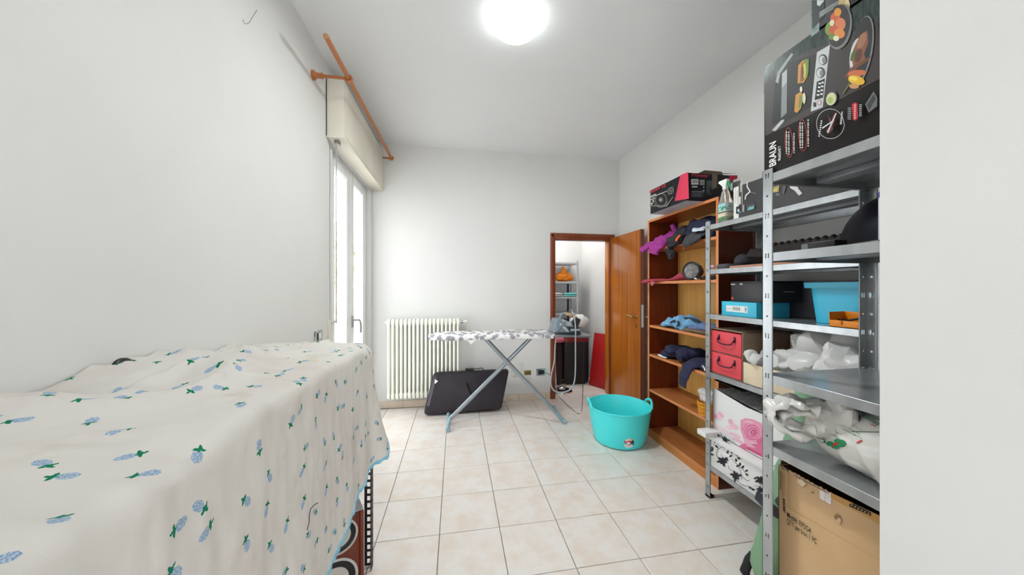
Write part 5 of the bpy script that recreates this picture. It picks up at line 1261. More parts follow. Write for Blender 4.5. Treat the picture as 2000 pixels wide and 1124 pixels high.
b = B(); X0, X1, Y0, Y1, z_ = 1.618, 1.70, 1.03, 1.178, z3
b.box(X0, Y0, z_, X1, Y1, z_ + .004); b.box(X1 - .003, Y0, z_, X1, Y1, z_ + .066); b.prism([V((X0, Y1 - .003, z_)), V((X1, Y1 - .003, z_)), V((X1, Y1 - .003, z_ + .066)), V((X0, Y1 - .003, z_ + .064))], (0, .003, 0)); b.prism([V((X0, Y0, z_)), V((X1, Y0, z_)), V((X1, Y0, z_ + .066)), V((X0, Y0, z_ + .064))], (0, .003, 0)); b.box(X0, Y0, z_, X0 + .003, Y1, z_ + .030)
for y in (Y0 + .035, Y1 - .05): b.box(X0 - .004, y, z_ + .012, X0, y + .014, z_ + .030)
obj('tray_body', b, MOR, ot, bevel=.001)
b = B(); b.tube([(1.66, 1.165, z_ + .020), (1.668, 1.03, z_ + .062)], .005, 8); b.box(1.652, 1.150, z_ + .014, 1.676, 1.168, z_ + .034); obj('tool', b, MBLACK, ot, bevel=.002)
b = blob((1.66, 1.08, z_ + .014), (.022, .035, .014), 40, .004, 20, sub=3, floor=z_ + .0045); obj('tool_grip', b, MDARK, ot, smooth=60)
b = B(); b.box(1.70, 1.06, S1L[1] - .034, 1.86, 1.14, S1L[1] - .031); b.tube([(1.74, 1.10, S1L[1] - .035), (1.77, 1.13, S1L[1] - .04)], .004, 6)
hk = obj('black_clip', b, MBLACK, None, base=(1.78, 1.1, S1L[1] - .032)); tag(hk, 'flat black clip fixed under the second rack shelf at its near end', 'clip')

# ---- far rack, level 4: red drawers carton, cream carton, white plastic bags
z4 = S1L[3] + .0005
rd = thing('red_drawer_box', 'brown carton holding two red patterned drawers with dark handles on the rack', 'drawer box', (1.76, 1.74, z4))
b = B(); X0, X1, Y0, Y1, h_ = 1.628, 1.97, 1.625, 1.862, .285
for q in ((X0, Y0, z4, X1, Y0 + .004, z4 + h_), (X0, Y1 - .004, z4, X1, Y1, z4 + h_), (X0, Y0, z4, X1, Y1, z4 + .004), (X0, Y0, z4 + h_ - .004, X1, Y1, z4 + h_), (X1 - .004, Y0, z4, X1, Y1, z4 + h_), (X0, Y0, z4 + .138, X1, Y1, z4 + .142)): b.box(*q)
obj('carton', b, M('taupe_cardboard', (160, 138, 116), .8, c2=(150, 128, 108)), rd, bevel=.001)
def red_mat():
    t = NT('red_pattern_paper'); tc = t.n('TexCoord'); mp = t.n('Mapping', i_Vector=tc.outputs['Object'], i_Rotation=(0, 0, 0))
    vo = t.n('TexVoronoi', i_Vector=mp.outputs[0], i_Scale=26.0, i_Randomness=.15)
    t.link(t.mix(t.math('MULTIPLY', t.math('LESS_THAN', vo.outputs['Distance'], .26), .55), lin((226, 72, 84)), lin((232, 128, 116))), t.bs.inputs['Base Color']); t.bs.inputs['Roughness'].default_value = .5; return t.m
MRED = red_mat()
for k in (0, 1):
    za, zb_ = z4 + .007 + k * .137, z4 + .134 + k * .137
    b = B(); b.box(X0 - .004, Y0 + .006, za, X1 - .02, Y1 - .006, zb_); d_ = obj('drawer', b, MRED, rd, bevel=.001)
    b = B(); zc_ = (za + zb_) / 2 + .022; yc_ = (Y0 + Y1) / 2 - .01
    b.tube(spline([(X0 - .006, yc_ + .058, zc_ + .012), (X0 - .016, yc_ + .058, zc_ - .004), (X0 - .022, yc_ + .045, zc_ - .024), (X0 - .024, yc_, zc_ - .030), (X0 - .022, yc_ - .045, zc_ - .024), (X0 - .016, yc_ - .058, zc_ - .004), (X0 - .006, yc_ - .058, zc_ + .012)], 5), .0042, 8)
    for s in (-1, 1): b.cbox((X0 - .006, yc_ + s * .058, zc_ + .006), .004, .012, .034)
    obj('handle', b, M('handle_dark', (74, 40, 50), .35, .4), d_, bevel=.001)
cc = thing('open_cream_carton', 'open cream cardboard carton full of white plastic bags beside the red drawers', 'carton', (1.78, 1.35, z4))
b = B(); X0, X1, Y0, Y1 = 1.624, 1.95, 1.08, 1.62
b.box(X0, Y0, z4, X1, Y1, z4 + .003); b.box(X0, Y0 + .27, z4, X0 + .004, Y1, z4 + .118); b.box(X1 - .004, Y0, z4, X1, Y1, z4 + .27); b.box(X0, Y1 - .004, z4, X1, Y1, z4 + .118); b.box(X0, Y0, z4, X1, Y0 + .004, z4 + .04)
b.prism([V((X0, Y0, z4)), V((X0, Y0 + .27, z4)), V((X0, Y0 + .27, z4 + .118)), V((X0, Y0 + .16, z4 + .07)), V((X0, Y0, z4 + .03))], (.004, 0, 0)); obj('carton', b, MCREAMC, cc, bevel=.0008)
wb_ = thing('white_plastic_bags', 'heap of crumpled white plastic bags filling the cream carton', 'plastic bags', (1.76, 1.35, z4 + .1))
b = blob((1.765, 1.27, z4 + .20), (.13, .19, .15), 41, .035, 7, .12, 7.5, ceil=S1L[2] - .036, floor=z4 + .045, sub=5, lim=(1.60, 1.94, .99, 1.60)); obj('bag', b, MPLB, wb_, smooth=22)
b = blob((1.70, 1.47, z4 + .145), (.085, .13, .075), 42, .03, 9, .10, 9, floor=z4 + .075, sub=5, lim=(1.632, 1.94, 1.0, 1.605)); obj('bag', b, MPLB, wb_, smooth=22)
b = loft([(1.68, 1.14, z4 + .17), (1.64, 1.11, z4 + .21), (1.605, 1.09, z4 + .20), (1.585, 1.08, z4 + .16)], [(.12, .07), (.12, .06), (.09, .04), (.04, .015)], (0, 1, .3), 43, .02, 12, 28, 8, .06, 12); obj('bag', b, MPLB, wb_, smooth=22)
b = loft([(1.64, 1.53, z4 + .145), (1.625, 1.57, z4 + .165), (1.615, 1.60, z4 + .17)], [(.03, .03), (.034, .03), (.02, .014)], (0, .3, 1), 44, .01, 16, 16, 6, .025, 14); obj('bag', b, MPLB, wb_, smooth=22)
lf = B(); lf.prism([(1.72, 1.44, z4 + .19), (1.72, 1.40, z4 + .305), (1.72, 1.28, z4 + .19)], (.002, 0, 0)); o = obj('grey_leaflet', lf, M('grey_leaflet', (150, 146, 146), .5), None, base=(1.72, 1.38, z4 + .19), smooth=0); tag(o, 'grey triangular leaflet sticking up from the white bags by the post', 'leaflet')

# ---- far rack, level 5: floral boxes
z5 = S1L[4] + .0005
MWB = M('white_gloss_box', (240, 240, 240), .3, c2=(236, 236, 236))
fb = carton('black_floral_box', 'white box with black flower and vine print on the lowest rack shelf', 'box', (1.618, 1.30, z5), (1.98, 1.868, z5 + .205), MWB)
FX = 1.618; K2 = 200 / 937
def f2_(pts): return [ax(1340 + x * K2, 740 + y * K2, FX) for x, y in pts]
sh_ = []
def leaf(x, y, l, w, a, col=(34, 36, 44)):
    pts = []
    for k in range(8):
        f = k / 7; pts.append((f * l, w * math.sin(PI * f) ** .8))
    pts += [(p, -q) for p, q in reversed(pts[1:-1])]
    c, s = math.cos(a), math.sin(a)
    sh_.append((f2_([(x + p * c - q * s, y + p * s + q * c) for p, q in pts]), col))
def vine(pts, w=3.2, col=(38, 40, 48)):
    P = spline([V((x, y, 0)) for x, y in pts], 6)
    for i in range(len(P) - 1):
        d = P[i + 1] - P[i]; 
        if d.length < 1e-6: continue
        n = V((-d.y, d.x, 0)).normalized() * w * .5
        sh_.append((f2_([((P[i] + n).x, (P[i] + n).y), ((P[i + 1] + n).x, (P[i + 1] + n).y), ((P[i + 1] - n).x, (P[i + 1] - n).y), ((P[i] - n).x, (P[i] - n).y)]), col))
def flower(x, y, s, a0=0):
    for k in range(7): leaf(x, y, s * (1 + .3 * math.sin(k * 2.3)), s * .24, a0 + 2 * PI * k / 7)
for q in (((250, 600), (290, 640), (280, 700), (300, 740)), ((290, 650), (330, 625), (350, 640)), ((345, 560), (400, 600), (395, 640), (370, 680)), ((320, 700), (360, 745), (380, 740)), ((415, 730), (470, 790), (500, 850), (510, 925)), ((470, 790), (520, 830), (545, 870)), ((385, 795), (400, 830), (450, 850)), ((510, 890), (560, 935), (585, 925)), ((560, 980), (620, 1010), (690, 1040)), ((620, 910), (660, 930), (690, 990)), ((630, 980), (680, 990), (710, 1020)), ((440, 900), (500, 960), (560, 990))): vine(q)
for x, y, a in ((240, 520, 2.8), (262, 512, 1.3), (250, 540, 2.2), (285, 510, .6), (345, 590, 1.1), (370, 560, .2), (400, 620, .9), (260, 590, -1.2), (290, 600, -.3), (270, 610, .8), (300, 580, -1.6), (225, 690, .3), (425, 690, -1.9), (425, 700, 2.6), (460, 705, -.2), (455, 700, -1.7), (470, 720, .6), (455, 730, 1.3), (500, 800, -1.8), (510, 820, -.8), (540, 850, -.4), (545, 870, .6), (490, 790, 2.6), (575, 990, .6), (600, 1010, .4), (650, 900, 2.4), (250, 640, 2.2), (235, 620, 1.2), (390, 655, 1.9), (360, 740, .3)): leaf(x, y, 34, 8.5, a)
flower(335, 755, 48, .3); flower(360, 560, 34, 1.0); flower(455, 890, 48, .8); flower(690, 930, 52, .2); flower(680, 1020, 34, .9)
prints('printed_vines', fb, [s for s in sh_], NX, step=.000008)
b = B(); b.box(1.600, 1.28, z5 + .175, 1.99, 1.876, z5 + .206); obj('lid_rim', b, MWB, fb, bevel=.002)
b = B(); b.box(1.53, 1.795, z5 + .2065, 1.64, 1.868, z5 + .2385); obj('lid_flap', b, MWB, fb, bevel=.003)
sh_ = []
rb_ = thing('rose_box', 'open white box printed with a pink rose standing on the black floral box', 'box', (1.80, 1.62, z5 + .2065))
RXx = 1.646; b = B(); Y0, Y1, za = 1.378, 1.868, z5 + .2070; zA, zB = .712, .668
b.prism([V((RXx, Y1, za)), V((RXx, Y0, za)), V((RXx, Y0, zB)), V((RXx, (Y0 + Y1) / 2, .672)), V((RXx, Y1, zA))], (.003, 0, 0))
b.prism([V((RXx, Y0, za)), V((1.99, Y0, za)), V((1.99, Y0, zB)), V((RXx, Y0, zB))], (0, .003, 0)); b.prism([V((RXx, Y1 - .003, za)), V((1.99, Y1 - .003, za)), V((1.99, Y1 - .003, .70)), V((RXx, Y1 - .003, .70))], (0, .003, 0)); b.box(1.987, Y0, za, 1.99, Y1, .70); b.box(RXx, Y0, za, 1.99, Y1, za + .003)
obj('box_body', b, MWB, rb_, smooth=0)
def r2(pts): return [ax(1340 + x * K2, 740 + y * K2, RXx) for x, y in pts]
sh_ = []
def R2(p, c): sh_.append((r2(p), c))
R2([(460, 640), (520, 590), (700, 600), (712, 725), (560, 650)], (226, 120, 160)); R2([(560, 625), (690, 690), (700, 722), (560, 650)], (206, 88, 130)); R2([(520, 560), (600, 600), (640, 640), (560, 620)], (240, 176, 200))
R2(ell(290, 350, 46, 22, .7), (248, 206, 222)); R2(ell(320, 330, 36, 15, .8), (242, 186, 210)); R2(ell(265, 345, 24, 18, .3), (238, 176, 204)); R2(ell(410, 395, 30, 20, .9), (242, 184, 208)); R2(ell(440, 440, 46, 24, .5), (246, 198, 216)); R2(ell(400, 450, 36, 16, .4), (250, 214, 226)); R2(ell(290, 440, 44, 14, .5), (250, 216, 228)); R2(ell(360, 480, 50, 12, .6), (250, 218, 230)); R2(ell(450, 520, 60, 16, .5), (246, 200, 216)); R2(ell(480, 570, 60, 12, .5), (244, 188, 208))
R2([(500, 380), (545, 362), (620, 375), (690, 410), (712, 470), (712, 570), (660, 595), (590, 580), (530, 560), (500, 470)], (238, 160, 190))
R2([(515, 470), (545, 420), (600, 400), (660, 425), (700, 480), (690, 560), (620, 575), (545, 545)], (230, 132, 170))
for rx, ry, c_ in ((86, 84, (242, 170, 196)), (74, 70, (224, 118, 160)), (62, 58, (240, 164, 192)), (50, 46, (218, 104, 148)), (38, 34, (238, 158, 188)), (26, 23, (206, 90, 136)), (15, 13, (232, 146, 178)), (7, 6, (196, 76, 122))): R2(ell(608 + (86 - rx) * .02 * ((rx // 12) % 3 - 1) * 4, 492, rx, ry, .4 + rx * .05), c_)
R2([(530, 400), (560, 380), (640, 400), (600, 410)], (246, 190, 210)); R2([(640, 560), (700, 540), (710, 590), (660, 610)], (222, 116, 158)); R2([(520, 540), (600, 590), (560, 600)], (244, 182, 206))
y_ = ax(1340 + 800 * K2, 900, RXx).y
sh_.append(([V((RXx, y, z)) for y, z in ((y_, .50), (1.385, .45), (1.385, .47), (y_ - .01, .53))], (238, 160, 190)))
prints('printed_rose', rb_, sh_, NX, step=.00002)
b = B(); b.prism([(1.67, 1.83, .70), (1.67, 1.44, .655), (1.96, 1.44, .685), (1.96, 1.83, .725)], (0, 0, .002)); pp = obj('printed_sheet', b, M('grey_print_sheet', (190, 190, 192), .6, c2=(150, 150, 152), scale=26, stretch=(1, 5, 1), lo=.45, hi=.5), None, base=(1.8, 1.65, .69), smooth=0); tag(pp, 'grey printed sheet lying on top of the open rose box', 'sheet')
b = loft([(1.70, 1.62, .64), (1.72, 1.52, .650), (1.72, 1.44, .640), (1.70, 1.40, .62)], [(.04, .02), (.05, .028), (.05, .026), (.03, .02)], (1, 0, 0), 51, .006, 16, 18, 6); o = obj('navy_fabric', b, MNAVY, None, base=(1.72, 1.5, .60), smooth=70); tag(o, 'dark navy fabric inside the rose box under the grey sheet', 'fabric')
b = B(); b.prism([(1.70, 1.84, .783), (1.63, 1.84, .768), (1.62, 1.62, .760), (1.70, 1.60, .778)], (0, 0, .002)); o = obj('dark_sheet', b, MBLACK, None, base=(1.66, 1.72, .77), smooth=0); tag(o, 'thin dark sheet curling under the fourth rack shelf above the rose box', 'sheet')

# ---- green bag between the racks
gg = thing('green_fabric_bag', 'tall sage green fabric bag with dark straps standing on the floor between the racks', 'bag', (1.45, 1.2, 0))
MSAGE = M('sage_green_fabric', (134, 172, 138), .8, c2=(120, 158, 126), scale=6, bump=.15, bscale=200)
b = loft([(1.43, 1.25, .002), (1.43, 1.24, .10), (1.44, 1.215, .30), (1.475, 1.195, .55), (1.51, 1.18, .78), (1.525, 1.175, .92), (1.53, 1.175, .965)], [(.085, .07), (.10, .09), (.085, .09), (.07, .07), (.062, .06), (.056, .05), (.035, .03)], (1, -.4, 0), 52, .016, 8, 28, 8, .02, 8)
for p in b.v: p.z = max(p.z, .002); p.x = min(p.x, 1.602)
obj('bag_body', b, MSAGE, gg, smooth=60)
b = B(); b.tube(spline([(1.345, 1.27, .42), (1.35, 1.20, .40), (1.40, 1.135, .37), (1.47, 1.12, .36)], 6), .026, 10, flat=.28, up=(1, 0, 0)); obj('strap', b, M('dark_strap', (54, 58, 66), .8), gg)
b = B(); b.tube(spline([(1.40, 1.12, .62), (1.375, 1.12, .60), (1.36, 1.14, .52), (1.352, 1.18, .44)], 6), .016, 8, flat=.4, up=(1, 0, 0)); obj('strap', b, M('dark_strap2', (60, 60, 66), .8), gg)
b = loft([(1.345, 1.335, .006), (1.352, 1.325, .06), (1.362, 1.315, .12)], [(.022, .012), (.02, .012), (.008, .006)], (0, 1, 0), 53, .004, 16, 14, 5)
for p in b.v: p.z = max(p.z, .0015)
obj('black_base', b, MBLKC, gg, smooth=60)

# ---- near rack, level 4: shop bag; bottom: big cardboard box
zs = S2L[3] + .0006
pbag = thing('printed_shopping_bag', 'white plastic shopping bag with green and red print on the nearest rack fourth shelf', 'bag', (1.2, .76, zs))
MSHOP = M('satin_white_plastic', (222, 220, 216), .25, c2=(212, 210, 206), scale=4)
b = blob((1.225, .67, zs + .09), (.14, .235, .12), 61, .014, 7, .05, 5.5, floor=zs, ceil=S2L[2] - .036, sub=5, lim=(1.085, 1.45, .18, .96)); obj('bag_body', b, MSHOP, pbag, smooth=45)
b = loft([(1.19, .80, zs + .13), (1.15, .85, zs + .135), (1.12, .885, zs + .138)], [(.085, .075), (.060, .045), (.045, .030)], (0, .4, 1), 62, .012, 14, 26, 8, .045, 16); obj('gathered_neck', b, MSHOP, pbag, smooth=30)
for k, pth in enumerate(([(1.14, .86, zs + .165), (1.10, .905, zs + .175), (1.065, .935, zs + .155), (1.05, .945, zs + .120), (1.06, .935, zs + .090), (1.095, .90, zs + .080), (1.14, .85, zs + .085)], [(1.15, .84, zs + .150), (1.115, .89, zs + .150), (1.085, .915, zs + .135), (1.075, .92, zs + .105), (1.10, .89, zs + .095), (1.15, .84, zs + .10)])):
    b = loft(pth, [(.040, .010), (.036, .012), (.034, .012), (.034, .012), (.034, .012), (.036, .012), (.04, .010)][:len(pth)], (.5, .8, .2), 64 + k, .012, 16, 22, 8, .03, 20); obj('carry_loop', b, MSHOP, pbag, smooth=30)
b = loft([(1.15, .80, zs + .17), (1.145, .825, zs + .205), (1.14, .845, zs + .216)], [(.05, .02), (.03, .012), (.008, .004)], (0, 1, .3), 63, .006, 16, 16, 6, .02, 14); obj('loop_tip', b, MSHOP, pbag, smooth=30)
# print that lies on the bag skin
bag_o = pbag.children[0]
from mathutils.bvhtree import BVHTree
bm_ = bmesh.new(); bm_.from_mesh(bag_o.data); bm_.transform(Matrix.Translation(pbag.location)); bv = BVHTree.FromBMesh(bm_)
K9 = 230 / 1616
def onbag(poly):
    out = []
    for x, y in poly:
        r = ray(1500 + x * K9, 760 + y * K9); h = bv.ray_cast(ORG, r.normalized())
        if h[0] is None: return None
        out.append(h[0] + h[1] * .0016 if h[1].dot(r) < 0 else h[0] - h[1] * .0016)
    return out
def strip(x0, y0, x1, y1, w, col, n=1):
    res = []
    dx, dy = x1 - x0, y1 - y0; l = math.hypot(dx, dy); nx_, ny_ = -dy / l * w / 2, dx / l * w / 2
    k_ = max(1, int(l / 22))
    for k in range(k_):
        a, c = k / k_, (k + 1) / k_
        q = onbag([(x0 + dx * a + nx_, y0 + dy * a + ny_), (x0 + dx * c + nx_, y0 + dy * c + ny_), (x0 + dx * c - nx_, y0 + dy * c - ny_), (x0 + dx * a - nx_, y0 + dy * a - ny_)])
        if q: res.append((q, col))
    return res
def fan(cx, cy, rx, ry, rot, col):
    res = []; o_ = ell(cx, cy, rx, ry, rot, 14); i_ = ell(cx, cy, rx * .5, ry * .5, rot, 14)
    for k in range(14):
        for p in ([o_[k], o_[(k + 1) % 14], i_[(k + 1) % 14], i_[k]], [i_[k], i_[(k + 1) % 14], (cx, cy)]):
            q = onbag(p)
            if q: res.append((q, col))
    return res
sh_ = []
for cx, cy, rx, ry, rot in ((745, 710, 60, 26, .5), (860, 755, 58, 32, .1), (1010, 750, 66, 50, .2), (930, 800, 60, 24, .2), (960, 715, 50, 28, .1)): sh_ += fan(cx, cy, rx, ry, rot, (28, 138, 90))
sh_ += strip(880, 790, 1010, 715, 44, (196, 56, 40)); sh_ += strip(1225, 745, 1295, 708, 24, (214, 60, 50))
for k in range(9):
    x, y = 1240 + k * 8, 190 + k * 24
    l_ = 270 - (k % 3) * 40
    for s in range(0, l_, 26): sh_ += strip(x + s, y + s * .62, x + s + 19, y + (s + 19) * .62, 10, (40, 110, 88))
for k, (x, y, l_) in enumerate(((1010, 415, 290), (1000, 480, 280), (1040, 555, 180), (880, 560, 140), (830, 600, 150), (1180, 620, 110))):
    for s in range(0, l_, 20): sh_ += strip(x + s, y + s * .55, x + s + 14, y + (s + 14) * .55, 8, (70, 140, 104))
sh_ += strip(1410, 485, 1478, 520, 10, (214, 70, 66)); sh_ += strip(1150, 590, 1530, 596, 9, (70, 84, 78))
def printsv(name, parent, shapes):
    return prints(name, parent, shapes, NX, lift=0, step=0)
if sh_: printsv('printed_marks', pbag, sh_)

cx_ = 1.118
cbx = thing('cardboard_box', 'large open brown cardboard box with black model lettering under the nearest rack shelves', 'box', (1.3, .7, S2L[4]))
zb0, zt0 = S2L[4] + .0005, .738
b = B(); Y0, Y1, X1 = .30, .972, 1.50; t_ = .004
b.box(cx_, Y0, zb0, cx_ + t_, Y1, zt0); b.box(X1 - t_, Y0, zb0, X1, Y1, zt0); b.box(cx_, Y0, zb0, X1, Y0 + t_, zt0); b.box(cx_, Y1 - t_, zb0, X1, Y1, zt0); b.box(cx_, Y0, zb0, X1, Y1, zb0 + t_)
obj('box_body', b, MCARD, cbx, bevel=.001)
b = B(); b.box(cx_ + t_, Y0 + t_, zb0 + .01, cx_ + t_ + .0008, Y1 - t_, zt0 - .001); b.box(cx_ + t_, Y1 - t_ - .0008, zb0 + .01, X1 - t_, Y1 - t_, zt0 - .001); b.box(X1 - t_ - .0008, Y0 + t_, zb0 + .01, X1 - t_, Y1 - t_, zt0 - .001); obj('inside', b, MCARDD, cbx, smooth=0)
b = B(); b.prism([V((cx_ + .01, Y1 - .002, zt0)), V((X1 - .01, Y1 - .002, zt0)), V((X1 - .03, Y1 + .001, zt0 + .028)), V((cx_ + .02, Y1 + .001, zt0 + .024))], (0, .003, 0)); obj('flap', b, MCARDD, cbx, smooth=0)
b = B(); rnd = random.Random(9)
for k in range(46):
    y = Y1 - .01 - k * .0135; b.prism([V((cx_ - .0004, y, zt0 - .004)), V((cx_ - .0004, y - .013, zt0 - .004)), V((cx_ - .0004, y - .009, zt0 + .004 * rnd.random())), V((cx_ - .0004, y - .003, zt0 + .005 * rnd.random()))], (.003, 0, 0))
obj('torn_edge', b, M('pale_torn_card', (214, 186, 150), .9), cbx, smooth=0)
KB = 290 / 1336
def c2(pts): return [ax(1440 + x * KB, 880 + y * KB, cx_) for x, y in pts]
sh_ = []
def C(p, c): sh_.append((c2(p), c))
C([(735, 345), (852, 385), (852, 502), (738, 440)], (206, 80, 76)); C([(739, 350), (848, 388), (848, 496), (742, 437)], (232, 230, 228)); C([(790, 362), (793, 363), (793, 470), (790, 469)], (206, 100, 96))
for k in range(5): C(rect(806 + k * 5, 425 - (k % 2) * 20, 812 + k * 5, 429 - (k % 2) * 20), (206, 90, 90))
C([(398, 125), (460, 172), (460, 200), (404, 165)], (70, 60, 52)); 
for k in range(11): C([(410 + k * 4, 140 + k * 4), (413 + k * 4, 142 + k * 4), (413 + k * 4, 160 + k * 4), (410 + k * 4, 158 + k * 4)], (206, 176, 136))
C([(412, 430), (432, 445), (436, 570), (415, 545)], (40, 36, 34))
for k in range(5): C([(415, 450 + k * 22), (432, 462 + k * 22), (432, 468 + k * 22), (415, 456 + k * 22)], (203, 168, 124))
for k in range(14): C(rect(409, 205 + k * 16, 414, 214 + k * 16), (90, 74, 60)); C(rect(392, 190 + k * 14, 400, 200 + k * 14), (80, 66, 54)) if k < 12 else None
for k in range(20): C([(515 + k * 16, 218 + k * 8.6), (526 + k * 16, 224 + k * 8.6), (526 + k * 16, 232 + k * 8.6), (515 + k * 16, 226 + k * 8.6)], (96, 76, 64) if k % 4 else (150, 90, 80))
C([(470, 190), (474, 190), (476, 520), (472, 520)], (182, 146, 104)); C([(428, 210), (431, 212), (432, 430), (430, 430)], (120, 96, 74))
C([(850, 380), (1336, 610), (1336, 690), (850, 430)], (196, 150, 88))
C([(1018, 480), (1060, 480), (1215, 560), (1215, 592), (1018, 505)], (46, 40, 38))
for k in range(6): C(ell(1040 + k * 30, 494 + k * 15, 8, 7), (190, 150, 96))
C([(550, 262), (590, 262), (630, 300), (600, 330), (550, 290)], (222, 200, 172)); C(ell(905, 600, 24, 26), (150, 116, 84)); C(ell(925, 630, 20, 22), (214, 184, 150)); C(ell(690, 380, 12, 10), (150, 120, 90))
C([(425, 490), (1336, 1010), (1336, 1014), (425, 494)], (186, 150, 108))
prints('printed_marks', cbx, sh_, NX)
def ctext(t, x0, y0, x1, y1, h):
    p, q = ax(1440 + x0 * KB, 880 + y0 * KB, cx_), ax(1440 + x1 * KB, 880 + y1 * KB, cx_)
    d_ = q - p; lettering(t, p, d_, (0, 0, 1), h, MINKB, cbx, w=d_.length, bold=.003)
ctext('Model: RP5G4', 455, 598, 668, 752, .0175); ctext('QTY per box: 1 PC', 453, 655, 720, 850, .0175)
b = blob((1.27, .58, .70), (.10, .12, .04), 71, .01, 12, .03, 12, sub=4); obj('clear_bag', b, MHAZ, cbx, smooth=25)
b = B(); b.box(1.16, .42, .64, 1.42, .66, .675); obj('dark_contents', b, MBLACK, cbx, bevel=.004)
lettering('C', ax(1440 + 588 * KB, 1139, cx_), (0, -1, 0), (0, 0, 1), .035, MINKB, cbx, bold=.03)

# ================================================================== STOREROOM
sr = thing('storeroom_rack', 'pale grey metal shelf rack seen through the doorway in the storeroom', 'shelf rack', (1.4, 4.8, 0))
SX0, SX1, SY0, SY1 = .98, 1.80, 4.62, 4.98
MSG = M('pale_grey_steel', (196, 198, 202), .45, .2)
for x in (SX0, SX1 - .03):
    for y in (SY0, SY1 - .03):
        b = B(); b.box(x, y, .001, x + .03, y + .0025, 1.76); b.box(x if x == SX0 else x + .0275, y, .001, (x if x == SX0 else x + .0275) + .0025, y + .03, 1.76); obj('post', b, MSG, sr, smooth=0)
for z in (1.735, 1.45, 1.225, .98, .12):
    b = B(); b.box(SX0 + .003, SY0 + .003, z - .03, SX1 - .003, SY1 - .003, z); obj('shelf', b, MSG, sr, bevel=.002)
b = B(); b.box(1.755, 4.984, .002, 1.82, 4.996, 1.42); o = obj('slate_board', b, M('slate_panel', (72, 76, 96), .7), None, base=(1.79, 4.99, 0), smooth=0); tag(o, 'narrow dark slate board standing against the storeroom wall behind the rack', 'panel')
ob = thing('orange_bag', 'crumpled orange fabric bag on the storeroom rack', 'bag', (1.625, 4.75, 1.4505))
b = blob((1.625, 4.75, 1.53), (.14, .10, .09), 81, .03, 8, .06, 7, floor=1.4505, sub=4, lim=(1.1, 1.76, 4.60, 4.96)); obj('bag_body', b, M('orange_fabric', (246, 146, 30), .7, c2=(226, 122, 16), scale=12), ob, smooth=45)
b = loft([(1.60, 4.70, 1.58), (1.585, 4.69, 1.64), (1.59, 4.69, 1.675)], [(.05, .03), (.03, .02), (.012, .01)], (1, 0, 0), 82, .01, 16, 14, 5, .02, 12); obj('knot', b, M('orange_fabric2', (240, 136, 24), .7), ob, smooth=45)
for x, y, nm, lab, c_ in ((1.46, 4.72, 'white_towel', 'folded white towel on the storeroom rack under the orange bag', (216, 214, 212)), (1.685, 4.72, 'turquoise_towel', 'folded turquoise towel beside the white towel on the storeroom rack', (120, 212, 206))):
    t = thing(nm, lab, 'towel', (x, y, 1.2255)); mt = M(nm + '_cloth', c_, .95, bump=.3, bscale=300)
    for k in range(2):
        b = loft([(x - .10, y - .05, 1.241 + k * .028), (x - .05, y - .055, 1.241 + k * .028), (x + .05, y - .05, 1.241 + k * .028), (x + .10, y - .045, 1.239 + k * .024)], [(.05, .012), (.06, .0145), (.06, .0145), (.05, .012)], (0, 1, 0), 83 + k, .003, 14, 20, 5)
        for p in b.v: p.z = max(p.z, 1.2257); p.y = max(p.y, 4.605)
        obj('fold', b, mt, t, smooth=60)
st = thing('black_suitcase', 'big black suitcase with dark red top corners standing in the storeroom', 'suitcase', (1.66, 4.42, 0))
b = B(); b.rings([rr(1.665, 4.43, .185, .10, z, .3, 28) if 0 < i < 4 else rr(1.665, 4.43, .165, .085, z, .3, 28) for i, z in enumerate((.022, .05, .40, .66, .70))]); obj('shell', b, M('suitcase_black', (14, 11, 14), .6), st)
b = B(); b.rings([rr(1.665, 4.43, .187, .102, z, .3, 28) if i < 2 else rr(1.665, 4.43, .168, .087, z, .3, 28) for i, z in enumerate((.60, .665, .704))]); obj('red_top', b, M('suitcase_red', (120, 26, 28), .4), st)
for x in (1.55, 1.78):
    b = B(); b.tube([(x - .012, 4.37, .022), (x + .012, 4.37, .022)], .0215, 12); b.tube([(x - .012, 4.48, .022), (x + .012, 4.48, .022)], .0215, 12); obj('wheel', b, MRUB, st)
b = B(); b.tube(spline([(1.60, 4.43, .70), (1.61, 4.43, .73), (1.72, 4.43, .73), (1.73, 4.43, .70)], 5), .009, 8); obj('handle', b, M('handle_red', (150, 40, 36), .4), st)
s2 = thing('brown_suitcase', 'dark reddish brown suitcase beside the black one, by the door frame', 'suitcase', (1.36, 4.45, 0))
b = B(); b.rings([rr(1.36, 4.45, .115, .09, z, .3, 24) if 0 < i < 4 else rr(1.36, 4.45, .10, .075, z, .3, 24) for i, z in enumerate((.003, .03, .40, .55, .58))]); obj('shell', b, M('suitcase_brown', (44, 16, 16), .6), s2)
b = B(); b.box(1.30, 4.355, .02, 1.305, 4.36, .56); b.box(1.41, 4.355, .02, 1.415, 4.36, .56); obj('zip', b, MBLACK, s2, smooth=0)
b = blob((1.40, 4.41, .632), (.14, .10, .055), 91, .01, 8, .02, 8, floor=.5815, sub=4); 
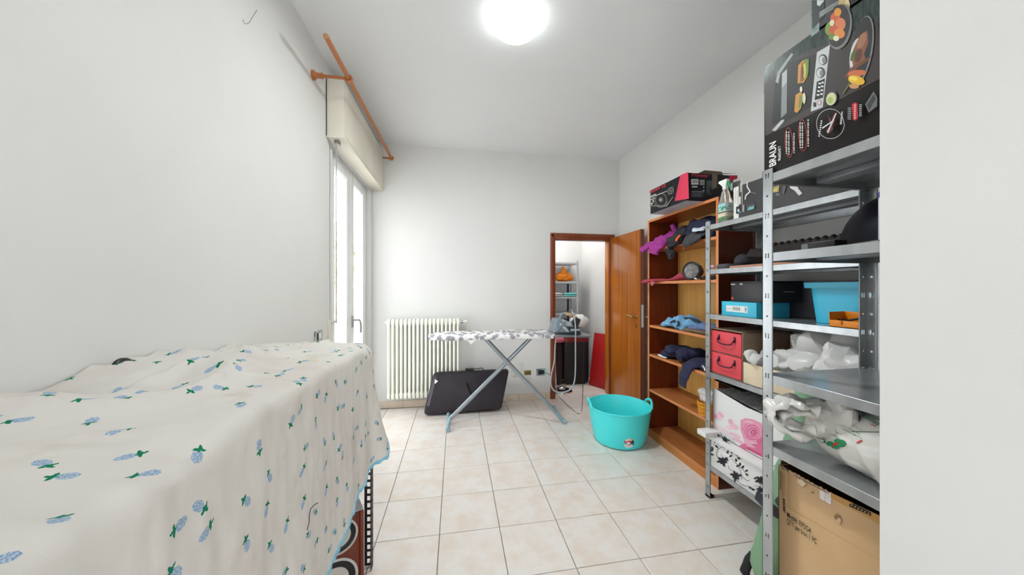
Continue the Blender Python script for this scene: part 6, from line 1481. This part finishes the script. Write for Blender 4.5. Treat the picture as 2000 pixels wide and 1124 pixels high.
pw = obj('pink_clothes', b, M('pink_cloth', (206, 120, 134), .85, c2=(180, 84, 104), scale=9), None, base=(1.40, 4.41, .5815), smooth=60)
tag(pw, 'rumpled pink clothes heaped on the brown suitcase in the storeroom', 'clothes')
b = blob((1.735, 4.42, .885), (.13, .10, .105), 92, .02, 6, .05, 6, floor=.79, sub=4); wp = obj('white_pillow', b, M('white_pillow', (228, 226, 224), .9), None, base=(1.735, 4.42, .79), smooth=60); tag(wp, 'bulky white pillow on top of the suitcases behind the iron', 'pillow')
rbm = thing('red_board', 'flat red board leaning on the storeroom wall beside the suitcases', 'board', (1.9, 4.2, 0))
MRB = M('red_lacquer', (176, 24, 26), .4, c2=(164, 18, 20))
p0_, p1_ = az(1150, 752, .003), az(1176, 760, .003); dirb = (p1_ - p0_).normalized(); wid = .30; lean = V((.075, .02, .725))
pts = []
for u, v in ((0, 0), (.9, 0), (.97, .02), (1, .06), (1, .30), (.93, .36), (.89, .45), (.89, .55), (.93, .64), (1, .70), (1, .92), (.97, .98), (.9, 1), (0.06, 1)): pts.append(p0_ + dirb * wid * u + lean * v)
nb = dirb.cross(lean).normalized()
if nb.y > 0: nb = -nb
b = B(); b.prism(pts, -nb * .016); obj('panel', b, MRB, rbm, bevel=.002)
b = B(); b.prism([p0_ + dirb * wid * (.985 + .088 * math.cos(a)) + lean * (.5 + .12 * math.sin(a)) for a in [2 * PI * k / 24 for k in range(24)]], -nb * .012); obj('grey_disc', b, M('grey_disc', (112, 96, 94), .5), rbm, smooth=0)
fl = thing('chrome_lamp_base', 'round chrome floor lamp base with thin pole behind the door frame', 'floor lamp', (1.36, 4.10, 0))
b = B(); b.lathe([(.001, .001), (.132, .001), (.134, .008), (.128, .016), (.10, .024), (.05, .034), (.035, .05), (.016, .064), (.001, .066)], 36, Matrix.Translation((1.375, 4.11, 0)), cap=False); obj('base', b, MCHROME, fl)
b = B(); b.tube([(1.30, 4.13, .03), (1.255, 4.14, 1.25)], .006, 8); obj('pole', b, MWHITE, fl)
